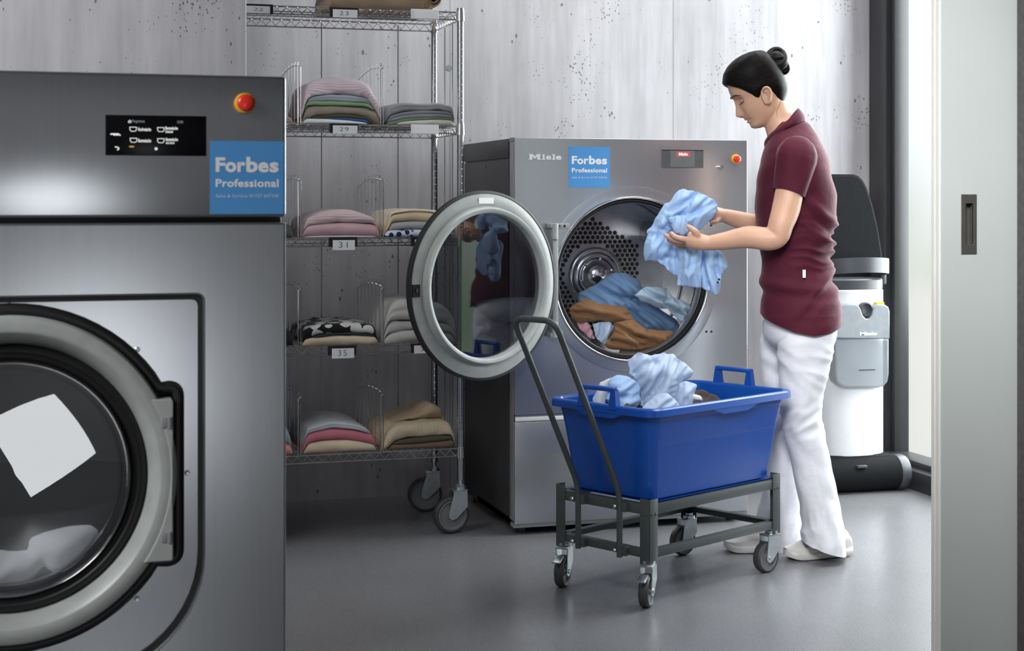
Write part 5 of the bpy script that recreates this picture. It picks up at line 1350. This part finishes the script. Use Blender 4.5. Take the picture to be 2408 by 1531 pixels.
M['burgundy'] = clothmat('burgundy jersey', (.062, .0065, .0185), .28, .25); M['trouserwhite'] = clothmat('white drill', (.70, .71, .76), .1, .30)
M['shoe'] = plain('off-white knit shoe', (.62, .60, .58, 1), .75, var=.1, vscale=300, bmp=.2); M['sole'] = plain('pale rubber sole', (.66, .65, .64, 1), .5)
rows = [  # v, left u, right u, half depth, exponent
    (778, 1791, 1979, .184, .88), (760, 1790, 1981, .184, .88), (735, 1789, 1981, .180, .88), (708, 1790, 1977, .170, .88), (680, 1791, 1968, .157, .9), (655, 1789, 1960, .150, .9), (630, 1790, 1953, .145, .9),
    (605, 1791, 1951, .143, .9), (580, 1789, 1953, .143, .9), (550, 1783, 1958, .146, .9), (520, 1778, 1963, .150, .88), (490, 1776, 1966, .156, .86), (460, 1777, 1966, .162, .84), (430, 1780, 1962, .167, .82), (400, 1785, 1955, .172, .82),
    (375, 1790, 1947, .172, .84), (352, 1796, 1938, .162, .88), (335, 1801, 1930, .142, .92), (320, 1806, 1922, .115, .96), (306, 1812, 1914, .090, 1.), (294, 1819, 1906, .074, 1.), (288, 1824, 1898, .060, 1.)]
def wr_polo(p, u, v):
    """wrinkles: bunched across the small of the back, diagonal from the armpit, soft elsewhere"""
    d = 0; a = p.x
    bk_ = max(0, min(1, (u-1850)/90))
    q = v+14*noise.noise(Vector((u*.02, p.y*9, 1)))
    d += .0135*bk_*g1(v-580, 62)*(1-2*abs(noise.noise(Vector((u*.006, q*.052, p.y*4)))))*1.2
    d += .0062*noise.noise(Vector((u*.012, (v+.5*u)*.025, p.y*6+4)))
    d += .0080*g1(v-(668+.10*(u-1860)), 13)*(1-bk_*.5) - .006*g1(v-(690+.08*(u-1860)), 11)*(1-bk_*.5)       # roll above the hem
    d += .0085*g1((v-470)-(u-1900)*.9, 12)*bk_ - .008*g1((v-496)-(u-1900)*1.0, 10)*bk_ + .007*g1((v-525)-(u-1890)*.8, 9)*bk_
    d += .010*g1((v-700)-(u-1900)*-1.2, 13)*bk_ - .008*g1((v-730)-(u-1900)*-1.1, 12)*bk_
    return d
vs_ = np.concatenate([np.linspace(778, 640, 40), np.linspace(637, 480, 56)[0:], np.linspace(476, 288, 46)])
rv = [r[0] for r in rows][::-1]
def rr_i(v, c): return float(np.interp(v, rv, [r[c] for r in rows][::-1]))
rings = []
NR = 88
for v in vs_:
    l, r = PX(rr_i(v, 1), v), PX(rr_i(v, 2), v)
    ca, ra, rb, e = (l.x+r.x)/2, (r.x-l.x)/2, rr_i(v, 3), rr_i(v, 4)
    ring = sring(ca, 0, ra, rb, l.z, NR, e); out = []
    for k, p in enumerate(ring):
        cosk = (p.x-ca)/ra; u = rr_i(v, 1)+(rr_i(v, 2)-rr_i(v, 1))*(cosk+1)/2
        # hem sags in the middle of the side and rises at the front
        if v > 735:
            hemv = float(np.interp(u, [1788, 1830, 1870, 1915, 1950, 1981], [739, 757, 772, 780, 776, 764])); vv = 735+(v-735)*(hemv-735)/43; p.z = PX(u, vv).z
        nrm = Vector(((p.x-ca)/ra**2, p.y/rb**2, 0)).normalized()
        out.append(p+nrm*wr_polo(p, u, v))
    rings.append(out)
V, F = loft(rings, False)
# turn the hem in
n0 = len(V); V += [p*1.0+Vector(((PX(1885, 770).x-p.x)*.10, -p.y*.10, .012)) for p in rings[0]]
F += [(k, n0+k, n0+(k+1) % NR, (k+1) % NR) for k in range(NR)]
polo = MB().add(V, F)
pl_ = pbuild(polo, 'polo_shirt', M['burgundy'], wo, 80)
def sleeve(sh, el, r0, cut, b_sign, tiltz):
    rg = []; ax = (el-sh).normalized(); u0 = Vector((0, 1, 0)); u0 = (u0-ax*u0.dot(ax)).normalized(); w0 = ax.cross(u0)
    for j in range(26):
        k = (j/25)**1.5; c = sh+(el-sh)*(cut*k); ring = []
        rad = float(np.interp(k, [0, .03, .08, .16, .27, .40, .65, 1], [.004, .026, .042, .056, .066, .069, .0625, .0515]))*r0
        for q in range(48):
            t = 2*PI*q/48; pu, pw = math.cos(t), math.sin(t)
            s_ = 1+.07*noise.noise(Vector((pu*1.5, pw*1.5, k*2.2+3)))+.06*noise.noise(Vector((pu*3, pw*3, k*2)))
            ring.append(c+u0*(rad*.95*pu*s_)+w0*(rad*pw*s_)+ax*(tiltz*k*pw*rad))
        rg.append(ring)
    V, F = loft(rg, False); n0 = len(V); V += [c_p+(el-sh)*-.05*cut+(sh+(el-sh)*cut-c_p)*.10 for c_p in rg[-1]]
    b0 = 25*48; F += [(b0+k, b0+(k+1) % 48, n0+(k+1) % 48, n0+k) for k in range(48)]
    F.append(tuple(range(48))[::-1]); return MB().add(V, F)
sl = sleeve(S_+(S_-E1).normalized()*.048+Vector((.004, .0, .004)), E1+Vector((0, 0, 0)), 1.0, .60, -1, .10)
pbuild(sl, 'sleeve', M['burgundy'], pl_, 80)
sl2 = sleeve(PX(1862, 330, .12), PX(1832, 545, .20), .95, .58, 1, 0)
pbuild(sl2, 'sleeve', M['burgundy'], pl_, 80)
# collar: a stand wrapped round the neck, higher behind, with a turned-down leaf
cl = MB(); rg = []
cen = PX(1848, 300)
for j in range(12):
    k = j/11
    ring = []
    for q in range(56):
        t = -PI+2*PI*q/56; c, s = math.cos(t), math.sin(t)       # c=1 at the back
        top_u, top_v = 1848+ (28 if c > 0 else 44)*c*(1.0), 289-30*c+ (0 if c > 0 else -6*c)
        r_b = .064-.004*c
        bx = PX(1850+(44 if c > 0 else 52)*c, 306-20*c+(22*max(0, -c)))
        tp = PX(1855+(24 if c > 0 else 50)*c, 285-30*c+(6*max(0, -c)))
        p = bx.lerp(tp, 1-k); w_ = .066+.020*k
        ring.append(Vector((p.x, s*w_, p.z+.004*abs(s)))+Vector((c, s, 0))*.006*math.sin(PI*k))
    rg.append(ring)
V, F = loft(rg, False)
nb_ = len(V); inn = [p+Vector(((cen.x-p.x)*.12, -p.y*.10, -.002)) for p in rg[0]]; inn2 = [p+Vector((0, 0, -.035)) for p in inn]
V += inn+inn2
F += [(k, (k+1) % 56, nb_+(k+1) % 56, nb_+k) for k in range(56)]+[(nb_+k, nb_+(k+1) % 56, nb_+56+(k+1) % 56, nb_+56+k) for k in range(56)]
pbuild(cl.add(V, F), 'collar', M['burgundy'], pl_, 80)
pk = MB(); q0 = PX(1891, 644, -.155); pk.box(q0.x-.005, q0.x+.005, q0.y-.006, q0.y+.012, q0.z-.013, q0.z+.013, .001)
pbuild(pk, 'side_tag', M['white'], pl_, 0)
# ---------------- trousers
def leg(rows, b, depth, seed):
    """rows: v, left u, right u"""
    vv = np.linspace(rows[0][0], rows[-1][0], 110); rg = []
    rvv = [r[0] for r in rows]
    for v in vv:
        lu = float(np.interp(v, rvv, [r[1] for r in rows])); ru = float(np.interp(v, rvv, [r[2] for r in rows])); rb = float(np.interp(v, rvv, [r[3] for r in rows]))
        l, r = PX(lu, v, b), PX(ru, v, b); ca, ra = (l.x+r.x)/2, (r.x-l.x)/2; ring = []
        for p in sring(ca, b, ra, rb, l.z, 64, .92):
            x = (p.x-ca)/ra; nrm = Vector(((p.x-ca)/ra**2, (p.y-b)/rb**2, 0)).normalized()
            d = .0055*noise.noise(Vector((x*1.6, (v-30*x)*.020, seed+p.y*4)))
            d += .0105*g1(v-985-18*noise.noise(Vector((x*2, v*.01, seed))), 42)*(1-2.2*abs(noise.noise(Vector((x*.9+1, (v+22*x)*.040, seed+5)))))   # behind the knee
            d += .010*max(0, (v-1150)/130)*(1-2*abs(noise.noise(Vector((x*2.2, (v+35*x)*.018, seed+9)))))
            d += .007*g1(v-850, 60)*(1-2*abs(noise.noise(Vector((x*.8, (v-26*x)*.03, seed+2)))))
            d -= .0022*g1(x-(.12+.0004*(v-900)), .03)*(1 if p.y < b else 0)           # side seam
            hem = 0
            if v > 1225: hem = (v-1225)/70*(.030*x if b < 0 else .0)
            ring.append(p+nrm*d-Vector((0, 0, hem)))
        rg.append(ring)
    V, F = loft(rg, False)
    n0 = len(V); V += [p+Vector((0, 0, .02))+(Vector((sum(q.x for q in rg[-1])/64, b, p.z))-p)*.08 for p in rg[-1]]
    k0 = (len(rg)-1)*64; F += [(k0+k, k0+(k+1) % 64, n0+(k+1) % 64, n0+k) for k in range(64)]
    F.append(tuple(range(64))); return V, F
tr_ = MB()
near = [(752, 1826, 1966, .070), (770, 1826, 1970, .082), (800, 1827, 1966, .086), (830, 1829, 1956, .086), (870, 1832, 1945, .086), (920, 1835, 1935, .080), (960, 1838, 1929, .074), (985, 1842, 1927, .071), (1010, 1846, 1937, .071), (1060, 1853, 1949, .071), (1120, 1865, 1963, .070), (1180, 1879, 1974, .072), (1215, 1886, 1980, .076), (1240, 1887, 1984, .080), (1268, 1886, 1988, .084), (1284, 1888, 1988, .084)]
far = [(752, 1794, 1910, .074), (770, 1790, 1915, .082), (800, 1789, 1915, .088), (850, 1792, 1900, .084), (900, 1795, 1890, .080), (960, 1798, 1884, .075), (1010, 1800, 1880, .071), (1060, 1800, 1880, .070), (1120, 1798, 1882, .070), (1180, 1788, 1885, .074), (1215, 1778, 1884, .078), (1250, 1772, 1879, .080), (1288, 1770, 1877, .082)]
tr_.add(*leg(near, NB, .08, 3)); tr_.add(*leg(far, FB, .08, 13))
hip = []
for v, l, r, rb in ((812, 1812, 1955, .130), (785, 1794, 1969, .158), (745, 1796, 1970, .158), (700, 1800, 1962, .145)):
    a_, b_ = PX(l, v), PX(r, v); hip.append(sring((a_.x+b_.x)/2, 0, (b_.x-a_.x)/2, rb, a_.z, 48, .9))
tr_.add(*loft(hip, True))
pbuild(tr_, 'trousers', M['trouserwhite'], wo, 80)
# ---------------- shoes
def shoe(toe, heel, w, name):
    toe, heel = Vector(toe), Vector(heel); d = (toe-heel); L = d.length; d.normalize(); s_ = Vector((-d.y, d.x, 0))
    st_ = [(0, .026, .062, .070), (.06, .033, .085, .088), (.18, .036, .090, .092), (.32, .037, .092, .092), (.45, .040, .084, .084), (.60, .045, .070, .066), (.75, .047, .056, .050), (.88, .041, .044, .040), (.96, .028, .034, .033), (1.0, .012, .028, .028)]
    ks = np.linspace(0, 1, 36); rg = []; sr = []
    for k in ks:
        hw = float(np.interp(k, [x[0] for x in st_], [x[1] for x in st_])); top = float(np.interp(k, [x[0] for x in st_], [x[2] for x in st_]))
        c = heel+d*(L*k); ring = []
        toe_up = .012*max(0, (k-.8)/.2)**2+.004*max(0, (.12-k)/.12)
        for q in range(28):
            t = 2*PI*q/28; x, y = math.cos(t), math.sin(t)
            zz = .022+toe_up+(top-.022)*(.5+.5*y) if y > -.2 else .022+toe_up
            ring.append(c+s_*(hw*.96*math.copysign(abs(x)**.7, x)*(1-.35*max(0, y)**2))+Vector((0, 0, zz)))
        rg.append(ring)
        f_ = 1.06+.05*g1(k-.0, .15)
        sr.append([c+s_*(hw*f_*x)+Vector((0, 0, z+toe_up)) for x, z in ((-.90, .003), (-1, .010), (-1, .022+.010*max(0, .3-k)), (-.85, .027+.010*max(0, .3-k)), (.85, .027+.010*max(0, .3-k)), (1, .022+.010*max(0, .3-k)), (1, .010), (.90, .003))])
    up = MB().add(*loft(rg)); sh_ = pbuild(up, name, M['shoe'], wo, 60)
    so = MB().add(*loft(sr)); pbuild(so, 'sole', M['sole'], sh_, 50)
def gp(u, v):       # floor point -> person-local
    r = F0*((u-1204)/3700)+F1+Vector((0, 0, -(v-470)/3700)); t = -1.2/r.z
    p = cam.location+r*t-pp.o; return Vector((p.dot(pp.e1), p.dot(pp.e2), 0))
shoe(gp(1846, 1316), gp(1996, 1304), .05, 'shoe'); shoe(gp(1703, 1297), gp(1858, 1294), .05, 'shoe')
# ================================================================ the shirt she holds
ps = pp
hs_ = MB()
def hc(**k): crumple(hs_, ps, **k)
hc(outline=[(1563, 477), (1576, 473), (1586, 458), (1597, 447), (1609, 443), (1629, 448), (1648, 453), (1663, 459), (1683, 472), (1688, 484), (1682, 508), (1670, 523), (1650, 538), (1632, 546), (1612, 552), (1592, 556), (1560, 560), (1525, 556), (1519, 546), (1527, 538), (1541, 515)], b0=-.07, thick=.055, ang=48, amp=.011, freq=11, seed=31, R=.026, creases=[([(1575, 498), (1600, 482), (1628, 466), (1640, 455)], .022, .007), ([(1623, 462), (1619, 480), (1615, 500)], .014, .008), ([(1592, 508), (1625, 502), (1660, 490), (1684, 476)], .024, .008), ([(1572, 514), (1580, 530), (1588, 548)], .022, .008), ([(1540, 530), (1565, 540), (1585, 548)], .014, .008)])
hc(outline=[(1570, 512), (1590, 506), (1612, 506), (1618, 520), (1620, 545), (1612, 552), (1596, 553), (1585, 545), (1577, 530)], b0=-.135, thick=.022, ang=75, amp=.004, freq=12, seed=32, R=.02)
hc(outline=[(1522, 548), (1545, 542), (1570, 548), (1585, 556), (1592, 575), (1597, 598), (1597, 640), (1594, 652), (1578, 642), (1568, 636), (1556, 622), (1545, 616), (1530, 613), (1514, 616), (1513, 600), (1514, 584), (1517, 566)], b0=-.10, thick=.045, ang=70, amp=.009, freq=10, seed=33, R=.03, creases=[([(1525, 555), (1550, 552), (1580, 562)], .016, .008), ([(1545, 616), (1565, 606), (1595, 612)], .016, .008), ([(1570, 635), (1575, 620)], .012, .008)])
hc(outline=[(1588, 570), (1620, 575), (1650, 574), (1652, 600), (1649, 640), (1651, 676), (1630, 677), (1594, 673), (1592, 660), (1594, 640), (1597, 610)], b0=-.12, thick=.030, ang=88, amp=.008, freq=8, seed=34, R=.02, creases=[([(1602, 585), (1600, 630), (1597, 668)], .008, .008), ([(1597, 634), (1625, 628), (1640, 618)], .008, .008)])
hc(outline=[(1640, 574), (1668, 578), (1690, 587), (1703, 600), (1713, 618), (1709, 632), (1697, 648), (1695, 664), (1691, 682), (1686, 695), (1679, 696), (1674, 686), (1662, 684), (1650, 678), (1648, 640), (1646, 605)], b0=-.085, thick=.045, ang=98, amp=.008, freq=9, seed=35, R=.03, creases=[([(1647, 582), (1655, 630), (1668, 684)], .030, .008), ([(1660, 590), (1672, 630), (1680, 655)], .012, .008), ([(1682, 628), (1687, 645), (1692, 656)], .026, .008), ([(1684, 605), (1690, 640)], .010, .008)])
hsh = solo(hs_, 'shirt', sky, 'sky blue shirt held up in both hands in front of the dryer drum', 'shirt', None, 80)
bt = MB()
for u_, v_ in ((1691, 657), (1688, 664)):
    q = pp.w(*[ (lambda c: (c[0], -.135, c[1]))(pp.px(u_, v_, -.135))][0]); bt.sphere(q, .0042, 10, 8)
bts = bt.build('buttons', M['black'], hsh)
